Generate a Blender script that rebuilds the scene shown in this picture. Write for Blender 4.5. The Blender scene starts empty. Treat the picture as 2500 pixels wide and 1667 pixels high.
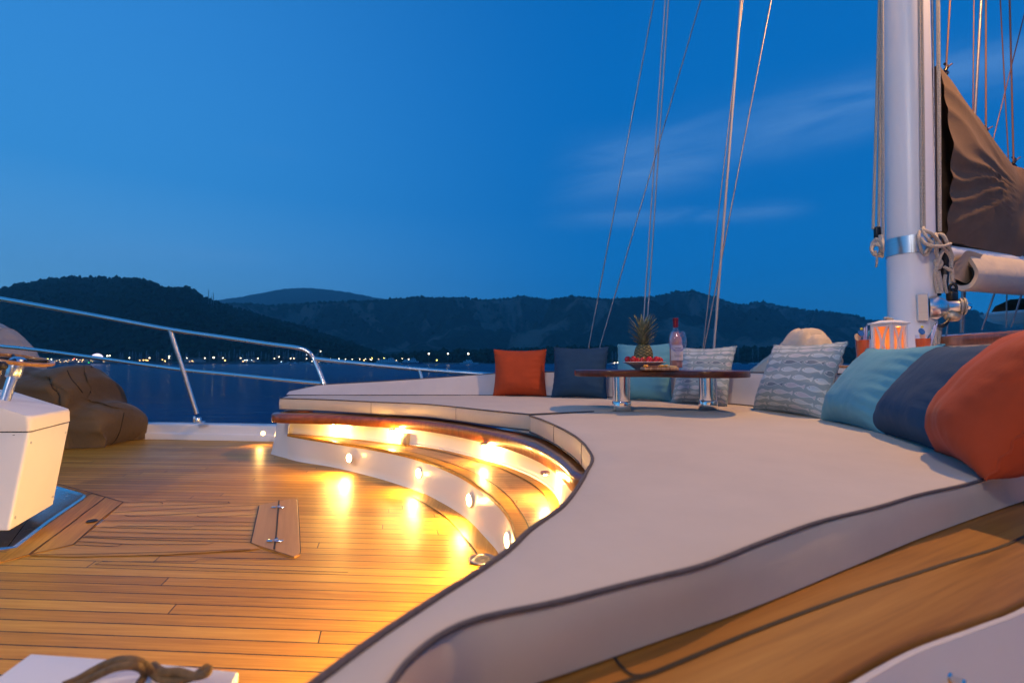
import bpy, bmesh, math, random
import numpy as np
from math import sin, cos, pi, sqrt, radians, tan, atan, atan2, exp
from mathutils import Vector, Matrix, noise
random.seed(7)
sc = bpy.context.scene
col = sc.collection

# ------------------------------------------------------------------ camera model
F = 1180.0            # focal length in photo pixels (2500 wide) = 17 mm
K = F / 1300.0        # distances below were measured at 1300 px
CZ = 0.768            # camera height over the deck
PITCH = atan(50.5 / F)
cp, sp = cos(PITCH), sin(PITCH)
def ray(u, v):
    x = (u - 1250) / F; y = (833.5 - v) / F
    return Vector((x, cp - y * sp, sp + y * cp))
def P(u, v, z):                       # point of the horizontal plane z seen at photo pixel u, v
    d = ray(u, v); t = (z - CZ) / d.z
    return Vector((d.x * t, d.y * t, z))
def at(u, v, D):                      # point at distance D (ahead) seen at u, v
    d = ray(u, v); t = D * K / d.y
    return Vector((d.x * t, d.y * t, CZ + d.z * t))
def Q(x, d, z=0.0):                   # measured plan coordinates
    return Vector((x, d * K, z))
cam_d = bpy.data.cameras.new('camera'); cam = bpy.data.objects.new('camera', cam_d); col.objects.link(cam)
cam.location = (0, 0, CZ); cam.rotation_euler = (pi / 2 + PITCH, 0, 0)
cam_d.sensor_width = 36.0; cam_d.lens = F / 2500 * 36
cam_d.clip_start = 0.05; cam_d.clip_end = 40000
cam_d.dof.use_dof = True; cam_d.dof.focus_distance = 3.0; cam_d.dof.aperture_fstop = 3.2
sc.camera = cam

# ------------------------------------------------------------------ object helpers
OFF = {}
def link(o): col.objects.link(o); return o
def E(name, label, cat, loc, group=None):
    o = link(bpy.data.objects.new(name, None)); loc = Vector(loc)
    o.location = loc; o.empty_display_size = .1; OFF[o.name] = loc.copy()
    o['label'] = label; o['category'] = cat
    if group: o['group'] = group
    return o
def tag(o, label, cat, group=None):
    o['label'] = label; o['category'] = cat
    if group: o['group'] = group
    return o
def kind(o, k): o['kind'] = k; return o
def mesh(name, vs, fs, m=None, smooth=True, uv=None, recalc=True, sharp=.95):
    me = bpy.data.meshes.new(name)
    me.from_pydata([tuple(v) for v in vs], [], fs)
    if recalc or sharp:
        bm = bmesh.new(); bm.from_mesh(me)
        if recalc: bmesh.ops.recalc_face_normals(bm, faces=bm.faces)
        if sharp:
            for e in bm.edges:
                if len(e.link_faces) == 2 and e.calc_face_angle(0) > sharp: e.smooth = False
        bm.to_mesh(me); bm.free()
    if smooth: me.polygons.foreach_set('use_smooth', [True] * len(me.polygons))
    if uv is not None:
        l = me.uv_layers.new(name='UVMap')
        for lp in me.loops: l.data[lp.index].uv = uv[lp.vertex_index]
    if m: me.materials.append(m)
    return me
def obj(name, me, parent=None, loc=None):
    o = link(bpy.data.objects.new(name, me))
    if parent is not None: o.parent = parent
    if loc is not None: o.location = loc
    return o
def mk(name, vs, fs, m, parent=None, smooth=True, uv=None, origin=None, recalc=True, sharp=.95):
    vs = [Vector(v) for v in vs]
    off = OFF[parent.name] if parent is not None else (Vector(origin) if origin is not None else Vector((0, 0, 0)))
    o = obj(name, mesh(name, [v - off for v in vs], fs, m, smooth, uv, recalc, sharp), parent)
    if parent is None: o.location = off
    OFF[o.name] = off
    return o
class G:                                # collects pieces that belong to one part
    def __init__(s): s.v = []; s.f = []
    def add(s, vs, fs):
        n = len(s.v); s.v += [Vector(v) for v in vs]; s.f += [tuple(i + n for i in f) for f in fs]; return s
    def mk(s, name, m, parent=None, **k): return mk(name, s.v, s.f, m, parent, **k)
def cat_rom(pts, n=None, closed=False, per=8):
    pts = [Vector(p) for p in pts]; out = []; N = len(pts)
    rng = range(N if closed else N - 1)
    for i in rng:
        if closed: a, b, c, d = pts[i - 1], pts[i], pts[(i + 1) % N], pts[(i + 2) % N]
        else: a, b, c, d = pts[max(i - 1, 0)], pts[i], pts[i + 1], pts[min(i + 2, N - 1)]
        for k in range(per):
            t = k / per
            out.append(.5 * ((2 * b) + (c - a) * t + (2 * a - 5 * b + 4 * c - d) * t * t + (3 * b - a - 3 * c + d) * t ** 3))
    if not closed: out.append(pts[-1].copy())
    return resample(out, n, closed) if n else out
def resample(pts, n, closed=False):
    pts = [Vector(p) for p in pts]
    if closed: pts = pts + [pts[0]]
    L = [0]
    for a, b in zip(pts, pts[1:]): L.append(L[-1] + (b - a).length)
    out = []; j = 0; m = n if closed else n - 1
    for i in range(n):
        t = L[-1] * i / m
        while j < len(L) - 2 and L[j + 1] < t: j += 1
        s = (t - L[j]) / max(L[j + 1] - L[j], 1e-9)
        out.append(pts[j].lerp(pts[j + 1], min(max(s, 0), 1)))
    return out
def loft(rows, closed_u=False, closed_v=False, caps=False):
    n = len(rows[0]); vs = [p for r in rows for p in r]; fs = []
    R_ = len(rows)
    for i in range(R_ if closed_v else R_ - 1):
        for j in range(n if closed_u else n - 1):
            a = i * n + j; b = i * n + (j + 1) % n; c = ((i + 1) % R_) * n + (j + 1) % n; d = ((i + 1) % R_) * n + j
            fs.append((a, b, c, d))
    if caps: fs.append(tuple(range(n))); fs.append(tuple((R_ - 1) * n + j for j in range(n)))
    return vs, fs
def tube(pts, r, seg=8, closed=False, caps=True):
    pts = [Vector(p) for p in pts]; N = len(pts); rows = []
    up = None
    for i, p in enumerate(pts):
        if closed: t = pts[(i + 1) % N] - pts[i - 1]
        else: t = pts[min(i + 1, N - 1)] - pts[max(i - 1, 0)]
        t.normalize()
        if up is None:
            up = Vector((0, 0, 1)) if abs(t.z) < .9 else Vector((0, 1, 0))
        a = up - t * up.dot(t)
        if a.length < 1e-5: a = Vector((1, 0, 0)) - t * t.x
        a.normalize(); b = t.cross(a); up = a
        rr = r(i / max(N - 1, 1)) if callable(r) else r
        rows.append([p + (a * cos(2 * pi * k / seg) + b * sin(2 * pi * k / seg)) * rr for k in range(seg)])
    return loft(rows, True, closed, caps and not closed)
def frame_axis(ax):
    z = Vector(ax).normalized(); x = (Vector((0, 0, 1)) if abs(z.z) < .9 else Vector((1, 0, 0))).cross(z).normalized(); y = z.cross(x)
    return x, y, z
def lathe(prof, c=(0, 0, 0), ax=(0, 0, 1), seg=24, caps=True):
    x, y, z = frame_axis(ax); c = Vector(c)
    rows = [[c + z * h + (x * cos(2 * pi * k / seg) + y * sin(2 * pi * k / seg)) * max(r, 1e-5) for k in range(seg)] for r, h in prof]
    return loft(rows, True, False, caps)
def box(c, size, rot=0.0, bev=0.0, seg=2, M_=None):
    bm = bmesh.new(); bmesh.ops.create_cube(bm, size=1)
    for v in bm.verts: v.co = Vector((v.co.x * size[0], v.co.y * size[1], v.co.z * size[2]))
    if bev: bmesh.ops.bevel(bm, geom=bm.edges[:], offset=bev, segments=seg, affect='EDGES', profile=.5)
    mt = Matrix.Translation(Vector(c)) @ (M_ if M_ is not None else Matrix.Rotation(rot, 4, 'Z'))
    vs = [mt @ v.co for v in bm.verts]; bm.verts.index_update()
    fs = [tuple(v.index for v in f.verts) for f in bm.faces]; bm.free()
    return vs, fs
def ico(c, r, sub=2, scale=(1, 1, 1), jit=0, seed=0):
    bm = bmesh.new(); bmesh.ops.create_icosphere(bm, subdivisions=sub, radius=1)
    vs = []
    for v in bm.verts:
        p = v.co.copy(); k = 1 + (jit * noise.noise(p * 2.3 + Vector((seed * 7.1, 0, 0))) if jit else 0)
        vs.append(Vector(c) + Vector((p.x * scale[0], p.y * scale[1], p.z * scale[2])) * r * k)
    bm.verts.index_update(); fs = [tuple(v.index for v in f.verts) for f in bm.faces]; bm.free()
    return vs, fs
def area2(p): return sum(a.x * b.y - b.x * a.y for a, b in zip(p, p[1:] + p[:1])) / 2
def inset(poly, d):
    N = len(poly); out = []
    for i in range(N):
        t = poly[(i + 1) % N] - poly[i - 1]; t = Vector((t.x, t.y)); t.normalize()
        out.append(Vector((poly[i].x - t.y * d, poly[i].y + t.x * d, 0)))
    return out
def slab(outline, rings):               # rings = [(inset, z)...] from bottom to top, ends capped
    o = [Vector((p[0], p[1], 0)) for p in outline]
    if area2(o) < 0: o.reverse()
    rows = [[Vector((q.x, q.y, z)) for q in (inset(o, d) if d else o)] for d, z in rings]
    vs, fs = loft(rows, True); n = len(o)
    fs.append(tuple(range(n))[::-1]); fs.append(tuple((len(rings) - 1) * n + j for j in range(n)))
    return vs, fs
from mathutils.geometry import delaunay_2d_cdt
def slab_soft(outline, rings, step=.05, hfun=None):
    """like slab, but the top is a fine mesh so that it can swell and dip a little"""
    o = [Vector((p[0], p[1], 0)) for p in outline]
    if area2(o) < 0: o.reverse()
    rows = [[Vector((q.x, q.y, z)) for q in (inset(o, d) if d else o)] for d, z in rings]
    vs, fs = loft(rows, True); n = len(o); k0 = (len(rings) - 1) * n
    tp = [Vector((p.x, p.y)) for p in rows[-1]]; zt_ = rings[-1][1]
    def inside(x, y):
        c = False
        for i in range(n):
            p, q = tp[i - 1], tp[i]
            if (p.y > y) != (q.y > y) and x < (q.x - p.x) * (y - p.y) / (q.y - p.y) + p.x: c = not c
        return c
    def edge_d(x, y): return min((p.x - x) ** 2 + (p.y - y) ** 2 for p in tp) ** .5
    x0, x1 = min(p.x for p in tp), max(p.x for p in tp); y0, y1 = min(p.y for p in tp), max(p.y for p in tp)
    ip = []; y = y0
    while y < y1:
        x = x0 + (step / 2 if int(round((y - y0) / step)) % 2 else 0)
        while x < x1:
            if inside(x, y) and edge_d(x, y) > step * .6: ip.append(Vector((x, y)))
            x += step
        y += step
    r = delaunay_2d_cdt(tp + ip, [], [tuple(range(n))], 1, 1e-6)
    mp_ = {}
    for i, (p, src) in enumerate(zip(r[0], r[3])):
        if src and src[0] < n: mp_[i] = k0 + src[0]
        else:
            h = hfun(p.x, p.y, min(edge_d(p.x, p.y) / .12, 1)) if hfun else 0
            mp_[i] = len(vs); vs.append(Vector((p.x, p.y, zt_ + h)))
    for f in r[2]: fs.append(tuple(mp_[i] for i in f))
    r2 = delaunay_2d_cdt([Vector((p.x, p.y)) for p in rows[0]], [], [tuple(range(n))], 1, 1e-6)
    for f in r2[2]:
        if all(r2[3][i] for i in f): fs.append(tuple(r2[3][i][0] for i in f))
    return vs, fs
def round_rings(z0, z1, r, k=4, bottom=True):
    out = []
    if bottom:
        for i in range(k + 1):
            a = pi / 2 * i / k; out.append((r * (1 - sin(a)), z0 + r * (1 - cos(a))))
    else: out.append((0, z0))
    for i in range(k + 1):
        a = pi / 2 * i / k; out.append((r * (1 - cos(a)), z1 - r * (1 - sin(a))))
    return out

# ------------------------------------------------------------------ material helpers
class NB:
    def __init__(s, name):
        s.m = bpy.data.materials.new(name); s.m.use_nodes = True; s.t = s.m.node_tree
        s.t.nodes.clear(); s.out = s.t.nodes.new('ShaderNodeOutputMaterial')
        s._c = None
    def n(s, typ, **kw):
        nd = s.t.nodes.new('ShaderNode' + typ)
        for k, v in kw.items(): setattr(nd, k, v)
        return nd
    def set(s, sock, v):
        if v is None: return
        if isinstance(v, bpy.types.NodeSocket): s.t.links.new(v, sock)
        elif isinstance(v, (tuple, list)) and len(v) == 3 and sock.type == 'RGBA': sock.default_value = (*v, 1)
        else: sock.default_value = v
    def obj(s): return s.n('TexCoord').outputs['Object']
    def uv(s): return s.n('TexCoord').outputs['UV']
    def math(s, op, a, b=None, c=None, clamp=False):
        nd = s.n('Math', operation=op, use_clamp=clamp); s.set(nd.inputs[0], a); s.set(nd.inputs[1], b)
        if c is not None: s.set(nd.inputs[2], c)
        return nd.outputs[0]
    def mapping(s, vec, loc=(0, 0, 0), rot=(0, 0, 0), scale=(1, 1, 1)):
        nd = s.n('Mapping'); s.set(nd.inputs[0], vec); nd.inputs[1].default_value = loc; nd.inputs[2].default_value = rot; nd.inputs[3].default_value = scale
        return nd.outputs[0]
    def noise(s, vec, scale, detail=3, rough=.5, dist=0, col_=False):
        nd = s.n('TexNoise'); s.set(nd.inputs['Vector'], vec); nd.inputs['Scale'].default_value = scale; nd.inputs['Detail'].default_value = detail
        nd.inputs['Roughness'].default_value = rough; nd.inputs['Distortion'].default_value = dist
        return nd.outputs[1 if col_ else 0]
    def white(s, vec):
        nd = s.n('TexWhiteNoise', noise_dimensions='3D'); s.set(nd.inputs['Vector'], vec); return nd.outputs['Value']
    def sep(s, vec):
        nd = s.n('SeparateXYZ'); s.set(nd.inputs[0], vec); return nd.outputs
    def comb(s, x=0., y=0., z=0.):
        nd = s.n('CombineXYZ'); s.set(nd.inputs[0], x); s.set(nd.inputs[1], y); s.set(nd.inputs[2], z); return nd.outputs[0]
    def ramp(s, fac, stops, interp='LINEAR'):
        nd = s.n('ValToRGB'); nd.color_ramp.interpolation = interp; e = nd.color_ramp.elements
        while len(e) < len(stops): e.new(.5)
        for el, (p, c) in zip(e, stops):
            el.position = p; el.color = (c, c, c, 1) if isinstance(c, (int, float)) else (*c, 1)
        s.set(nd.inputs[0], fac); return nd.outputs[0]
    def mix(s, fac, a, b, mode='MIX'):
        nd = s.n('Mix', data_type='RGBA', blend_type=mode); s.set(nd.inputs[0], fac); s.set(nd.inputs[6], a); s.set(nd.inputs[7], b); return nd.outputs[2]
    def maprange(s, v, a, b, c=0., d=1., typ='LINEAR'):
        nd = s.n('MapRange', interpolation_type=typ); s.set(nd.inputs[0], v)
        for i, q in enumerate((a, b, c, d)): s.set(nd.inputs[i + 1], q)
        return nd.outputs[0]
    def bump(s, h, strength=.3, dist=.01, normal=None):
        nd = s.n('Bump'); nd.inputs['Strength'].default_value = strength; nd.inputs['Distance'].default_value = dist
        s.set(nd.inputs['Height'], h); s.set(nd.inputs['Normal'], normal); return nd.outputs[0]
    def bsdf(s, color, rough=.5, metal=0., normal=None, **kw):
        nd = s.n('BsdfPrincipled'); s.set(nd.inputs['Base Color'], color); s.set(nd.inputs['Roughness'], rough); s.set(nd.inputs['Metallic'], metal); s.set(nd.inputs['Normal'], normal)
        for k, v in kw.items(): s.set(nd.inputs[k.replace('_', ' ')], v)
        s.t.links.new(nd.outputs[0], s.out.inputs[0]); s.b = nd
        return s.m
def mat(name, c, rough=.5, metal=0., var=0., vs=8., bump=None, stretch=(1, 1, 1), rvar=0., **kw):
    b = NB(name); v = b.mapping(b.obj(), scale=stretch); color = c; nrm = None; r = rough
    if var:
        f = b.noise(v, vs, 4, .6)
        color = b.mix(b.maprange(f, .3, .7), tuple(x * (1 - var) for x in c), tuple(min(x * (1 + var), 1) for x in c))
    if rvar: r = b.maprange(b.noise(v, vs * 2.3, 3), .3, .7, rough - rvar, rough + rvar)
    if bump: nrm = b.bump(b.noise(v, bump[0], 4, .6), bump[1], bump[2] if len(bump) > 2 else .005)
    return b.bsdf(color, r, metal, nrm, **kw)
def emit(name, c, s):
    b = NB(name); nd = b.n('Emission'); nd.inputs[0].default_value = (*c, 1); nd.inputs[1].default_value = s
    b.t.links.new(nd.outputs[0], b.out.inputs[0]); return b.m
def glassm(name, c, rough=0., ior=1.45):
    # thin-walled glass: clear, with mirror reflections that grow towards the edges
    b = NB(name); tr_ = b.n('BsdfTransparent'); tr_.inputs[0].default_value = (*c, 1); gl_ = b.n('BsdfGlossy'); gl_.inputs[0].default_value = (1, 1, 1, 1); gl_.inputs['Roughness'].default_value = .02
    lw = b.n('LayerWeight'); lw.inputs[0].default_value = .35; mx_ = b.n('MixShader'); b.set(mx_.inputs[0], b.math('MULTIPLY_ADD', b.math('POWER', lw.outputs['Facing'], 1.6), .5, .03))
    b.t.links.new(tr_.outputs[0], mx_.inputs[1]); b.t.links.new(gl_.outputs[0], mx_.inputs[2]); b.t.links.new(mx_.outputs[0], b.out.inputs[0]); return b.m

def plank_mat(name, w, ang, length=2.4, seamw=.055, base=((.30, .155, .07), (.40, .22, .105), (.52, .31, .155)), rough=.38, grain=1.0, skew=0.):
    b = NB(name); v = b.mapping(b.obj(), rot=(0, 0, radians(ang))); s = b.sep(v)
    q = b.math('DIVIDE', s[1], w); row = b.math('FLOOR', q); fr = b.math('FRACT', q)
    off = b.math('MULTIPLY', b.white(b.comb(row, 3.3, 1.1)), 7.3)
    xq = b.math('ADD', b.math('DIVIDE', b.math('MULTIPLY_ADD', s[1], skew, s[0]), length), off); seg = b.math('FLOOR', xq); fx = b.math('FRACT', xq)
    seam = b.math('MAXIMUM', b.math('LESS_THAN', fr, seamw), b.math('LESS_THAN', fx, .004 / length))
    rnd = b.white(b.comb(row, seg, 9.7))
    gv = b.comb(b.math('MULTIPLY', s[0], 1.6), b.math('MULTIPLY', s[1], 42.), b.math('MULTIPLY', rnd, 40.))
    g = b.noise(gv, 2.2, 7, .62, .35)
    fine = b.noise(b.comb(b.math('MULTIPLY', s[0], 5.), b.math('MULTIPLY', s[1], 300.), rnd), 2., 4, .7)
    f = b.math('ADD', b.math('MULTIPLY', rnd, .65), b.math('ADD', b.math('MULTIPLY', b.math('SUBTRACT', g, .5), 1.8 * grain), .17))
    f = b.math('ADD', f, b.math('MULTIPLY', b.math('SUBTRACT', fine, .5), .55 * grain))
    c = b.ramp(f, [(0., base[0]), (.5, base[1]), (1., base[2])])
    blot = b.noise(b.obj(), 1.3, 4, .6)
    c = b.mix(b.maprange(blot, .35, .75, 0., .35), c, tuple(x * .62 for x in base[1]))
    c = b.mix(seam, c, (.012, .010, .009))
    h = b.math('ADD', b.math('MULTIPLY', b.math('SUBTRACT', 1., seam), 1.), b.math('MULTIPLY', fine, .25))
    r = b.math('ADD', rough - .08, b.math('MULTIPLY', b.noise(b.obj(), 3.1, 4, .6), .22))
    return b.bsdf(c, r, 0., b.bump(h, .35, .002), Specular_IOR_Level=.3)
def wood_mat(name, base, along='X', rough=.4, coat=0., var=1., scale=1., ang=0.):
    b = NB(name); v = b.mapping(b.mapping(b.obj(), rot=(0, 0, radians(ang))), scale=(1.5 * scale, 40 * scale, 12 * scale) if along == 'X' else (40 * scale, 1.5 * scale, 12 * scale))
    g = b.noise(v, 2., 7, .62, .4)
    f = b.math('ADD', .5, b.math('MULTIPLY', b.math('SUBTRACT', g, .5), 1.8 * var))
    c = b.ramp(f, [(0., base[0]), (.5, base[1]), (1., base[2])])
    return b.bsdf(c, rough, 0., b.bump(g, .15, .001), Specular_IOR_Level=.3, Coat_Weight=coat, Coat_Roughness=.06)

TEAK = ((.33, .142, .016), (.50, .232, .027), (.63, .335, .052))
m_deck = plank_mat('teak_planking', .060, 3.6, length=3.6, seamw=.075, base=TEAK, skew=.33)
m_tread = plank_mat('teak_tread', .036, 4., seamw=.07, base=((.30, .15, .06), (.40, .21, .09), (.48, .28, .13)), rough=.35)
m_board = wood_mat('teak_board', TEAK, ang=62.)
m_boardx = wood_mat('teak_board_along', TEAK, ang=3.)
m_boardy = wood_mat('teak_board_across', TEAK, 'Y', ang=0.)
m_cap = wood_mat('teak_capping', ((.18, .07, .012), (.29, .118, .018), (.37, .165, .03)), ang=-28., rough=.5, scale=.8)
m_mahog = wood_mat('varnished_mahogany', ((.12, .028, .008), (.22, .058, .015), (.32, .10, .028)), rough=.3, coat=1., scale=.6)
m_mahdark = wood_mat('table_mahogany', ((.03, .006, .003), (.065, .012, .006), (.11, .025, .010)), rough=.35, coat=.5, scale=.7)
m_caulk = mat('black_caulking', (.012, .010, .009), .6)
m_white = mat('white_gelcoat', (.78, .755, .73), .28, var=.03, vs=1.5, bump=(1.2, .04, .02), Coat_Weight=.35, Coat_Roughness=.08)
m_whitemat = mat('white_paint', (.76, .74, .72), .42, var=.03, vs=3.)
m_mast = mat('mast_paint', (.86, .84, .84), .35, var=.03, vs=2., bump=(.9, .05, .02))
m_steel = mat('polished_steel', (.78, .75, .72), .24, 1., rvar=.04, vs=6.)
m_brushed = mat('brushed_steel', (.62, .66, .70), .3, 1., var=.06, vs=6., stretch=(1, 1, 12))
m_chrome = mat('chrome', (.85, .84, .83), .1, 1.)
m_black = mat('black_plastic', (.012, .012, .014), .4)
m_grey = mat('grey_plastic', (.28, .27, .26), .45)
m_rope = mat('rope_fibre', (.48, .42, .35), .8, var=.35, vs=160., bump=(220., .8, .004))
m_wire = mat('rigging_wire', (.34, .29, .29), .35, .7, var=.2, vs=30.)
m_wirelight = mat('rigging_bright', (.46, .42, .43), .5, .2)
m_brownrope = mat('brown_rope', (.16, .09, .03), .7, var=.4, vs=60., bump=(90., .7, .004))
def fabric(name, c, weave=900., wr=.25, var=.05, rough=.85, sheen=.1, wscale=5., stretch=(1, 1, 1)):
    b = NB(name); o = b.obj()
    f = b.noise(o, 3.5, 5, .65); color = b.mix(b.maprange(f, .3, .7), tuple(x * (1 - var) for x in c), tuple(min(1, x * (1 + var)) for x in c))
    w = b.noise(b.mapping(o, scale=stretch), wscale, 4, .55, .6)
    n1 = b.bump(w, wr, .02); n2 = b.bump(b.noise(o, weave, 2, .6), .25, .0008, n1)
    return b.bsdf(color, rough, 0., n2, Sheen_Weight=sheen, Sheen_Roughness=.4)
m_cush = fabric('cushion_fabric', (.555, .475, .385), wr=.22, wscale=4.2, weave=1400.)
m_cushside = fabric('backrest_fabric', (.56, .52, .51), wr=.4, wscale=7., stretch=(1, 1, .35))
m_piping = mat('dark_piping', (.085, .075, .08), .75, var=.2, vs=90.)
m_orange = fabric('orange_velvet', (.40, .048, .006), var=.12, wr=.3, wscale=7., sheen=.05)
m_navy = fabric('navy_velvet', (.006, .046, .105), var=.18, wr=.3, wscale=7., sheen=.03)
m_teal = fabric('aqua_velvet', (.10, .315, .395), var=.10, wr=.3, wscale=7., sheen=.06)
m_beige = fabric('beige_canvas', (.52, .44, .35), var=.08, wr=.5, wscale=6., sheen=.1)
m_sailbrown = fabric('brown_canvas', (.165, .095, .055), var=.12, wr=.3, wscale=3., sheen=.05)
m_bean = fabric('brown_beanbag_cloth', (.115, .074, .032), var=.15, wr=.45, wscale=9., sheen=.15)

def fish_mat():
    b = NB('fish_print_fabric'); s = b.sep(b.uv())
    vv = b.math('MULTIPLY', s[1], 12.); row = b.math('FLOOR', vv); t = b.math('SUBTRACT', b.math('FRACT', vv), .5)
    uu = b.math('ADD', b.math('MULTIPLY', s[0], 4.6), b.math('MULTIPLY', b.white(b.comb(row, 1.7, .3)), 5.)); cell = b.math('FLOOR', uu); q = b.math('FRACT', uu)
    w = b.ramp(q, [(0., 0.), (.05, .12), (.14, .25), (.30, .34), (.46, .29), (.62, .13), (.74, .055), (.80, .08), (.93, .30), (.94, .0), (1., 0.)])
    a = b.math('ABSOLUTE', t)
    body = b.math('LESS_THAN', a, w); inner = b.math('LESS_THAN', a, b.math('SUBTRACT', w, .055))
    r = b.white(b.comb(row, cell, 4.4))
    fill = b.ramp(r, [(0., (.44, .52, .55)), (.55, (.50, .50, .52)), (.72, (.46, .43, .45)), (.86, (.15, .20, .24)), (1., (.40, .48, .50))], 'CONSTANT')
    o = b.obj(); nz = b.noise(o, 3.5, 4, .6)
    base = b.mix(b.maprange(nz, .3, .7), (.235, .305, .325), (.28, .355, .37))
    # scale hatching on the bodies, a gill line and an eye
    hatch = b.math('GREATER_THAN', b.math('SINE', b.math('MULTIPLY', b.math('ADD', q, b.math('MULTIPLY', a, .25)), 115.)), .55)
    hz = b.math('MULTIPLY', hatch, b.math('MULTIPLY', b.math('GREATER_THAN', q, .24), b.math('LESS_THAN', q, .66)))
    fill = b.mix(b.math('MULTIPLY', hz, .35), fill, (.28, .33, .35))
    c = b.mix(body, base, (.58, .60, .60)); c = b.mix(inner, c, fill)
    ex = b.math('MULTIPLY', b.math('SUBTRACT', q, .12), 2.4)
    ed = b.math('SQRT', b.math('ADD', b.math('MULTIPLY', ex, ex), b.math('MULTIPLY', b.math('SUBTRACT', t, .05), b.math('SUBTRACT', t, .05))))
    c = b.mix(b.math('LESS_THAN', ed, .10), c, (.66, .68, .68)); c = b.mix(b.math('LESS_THAN', ed, .055), c, (.03, .03, .04))
    n1 = b.bump(b.noise(o, 7., 4, .55, .6), .25, .02); n2 = b.bump(b.noise(o, 900., 2), .25, .0008, n1)
    return b.bsdf(c, .8, 0., n2, Sheen_Weight=.1)
m_fish = fish_mat()
# ------------------------------------------------------------------ deck and hull
zc, zt, z_step, z_tb, z_tt = .48, .385, .187, .300, .377     # cushion top, cushion bottom, tread, trim bottom, trim top
def z6(x, y): return (650 + x / 2.94, 950 + y / 2.94)
def z2(x, y): return (600 + x / 3.357, 650 + y / 3.357)
def z3(x, y): return (1150 + x / 3.357, 680 + y / 3.357)
def z1(x, y): return (x / 3.357, 650 + y / 3.357)
def z4(x, y): return (1750 + x / 3.136, 680 + y / 3.136)
def z5(x, y): return (x / 2.766, 1100 + y / 2.766)
def z7(x, y): return (1600 + x / 2.351, 1000 + y / 2.351)
def z8(x, y): return (2050 + x / 1.844, y / 1.844)
def z9(x, y): return (2100 + x / 4.9, 540 + y / 4.9)
def zt7(x, y): return (1480 + x / 7.84, 760 + y / 7.84)
def zb(x, y): return (x / 3.92, 1000 + y / 3.92)
def PL(pts, zf, z): return [P(*zf(*p), z) for p in pts]

def off_line(line, d):
    out = []
    for i, p in enumerate(line):
        t = line[min(i + 1, len(line) - 1)] - line[max(i - 1, 0)]; t.z = 0; t.normalize()
        out.append(p + Vector((-t.y, t.x, 0)) * d)
    return out
# bulwark line in plan (foot of its inner face)
bul = [Q(-8.2, 5.30), Q(-6, 5.40), P(313, 1071.5, 0), P(500, 1074.5, 0), P(666, 1077.5, 0), Q(-1, 4.98), Q(.4, 4.78), Q(2.0, 4.5), Q(3.2, 3.9), Q(3.75, 2.6), Q(3.85, 1.2), Q(3.85, -1.2)]
bul = cat_rom(bul, 90)
kind(mk('deck', [Q(-8.2, -1.2)] + [p for p in reversed(off_line(bul, .04))], [tuple(range(1 + len(bul)))], m_deck, smooth=False), 'structure')

SEA_Z = -1.45
bw = E('bulwark', 'low white moulded bulwark along the far edge of the teak deck', 'bulwark', bul[20])
rows = []
for d, z in ((0, -.02), (0, .052), (.006, .060), (.016, .064), (.022, .070), (.026, .125), (.032, .142), (.045, .150), (.15, .152), (.165, .145), (.17, .12)):
    rows.append([q + Vector((0, 0, z)) for q in off_line(bul, d)])
mk('rail_moulding', *loft(rows), m_white, bw)
mk('hull_side', *loft([[q + Vector((0, 0, z)) for q in off_line(bul, d)] for d, z in ((.168, .13), (.20, -.3), (.12, -1.0), (-.15, -1.6))]), m_whitemat, bw)
lp = P(640, 1058, .10) + Vector((0, .012, 0))
mk('lamp_lens', *lathe([(.001, .0), (.019, .0), (.021, -.005), (.001, -.007)], lp, (0.1, -1, .1), 16), emit('warm_lens', (1., .62, .2), 9.), bw)

# stainless guard rail
rl = E('guard_rail', 'polished stainless guard rail with two tubes running along the far bulwark', 'guard rail', at(487, 1031, 5.3))
top = [at(-420, 655, 4.9), at(0, 729, 5.0), at(210, 767, 5.1), at(417, 805, 5.2), at(560, 826, 5.2), at(660, 840.5, 5.15), at(700, 845.5, 5.12), at(725, 849, 5.1), at(743, 854, 5.1), at(757, 863, 5.1), at(766, 876, 5.1), at(773, 891, 5.08), at(782, 912, 5.05), at(791, 936, 5.02), at(800, 960, 5.0)]
mk('top_tube', *tube(cat_rom(top, per=6), .0215, 12), m_steel, rl)
low = [at(-420, 812, 5.0), at(0, 845, 5.1), at(200, 869, 5.2), at(438, 901.7, 5.25), at(560, 914, 5.2), at(700, 928.5, 5.1), at(784.7, 936, 5.03)]
mk('lower_tube', *tube(cat_rom(low, per=6), .0175, 12), m_steel, rl)
ext = [at(769, 876, 5.1), at(860, 886, 5.05), at(1017, 901, 4.95), at(1193, 914.5, 4.8), at(1330, 922, 4.65)]
mk('bow_tube', *tube(cat_rom(ext, per=6), .0205, 12), m_steel, rl)
st_b = at(487, 1031, 5.27)
stn = mk('stanchion', *tube([at(415.5, 806, 5.2), at(450, 912, 5.24), at(481, 1010, 5.27)], .0205, 12), m_steel, rl)
g = G(); g.add(*lathe([(.03, 0), (.034, .005), (.03, .04), (.024, .05)], st_b + Vector((-.008, 0, 0)), (-.22, 0, 1), 14)).add(*lathe([(.055, 0), (.055, .006), (.05, .009)], st_b, (0, 0, 1), 16))
g.add(*box(st_b + Vector((-.038, -.02, .035)), (.02, .02, .06), 0, .005))
g.mk('base_socket', m_steel, stn)
mk('stanchion', *tube([at(1024.5, 903, 4.94), at(1033, 935, 4.92)], .017, 10), m_steel, rl)

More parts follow.
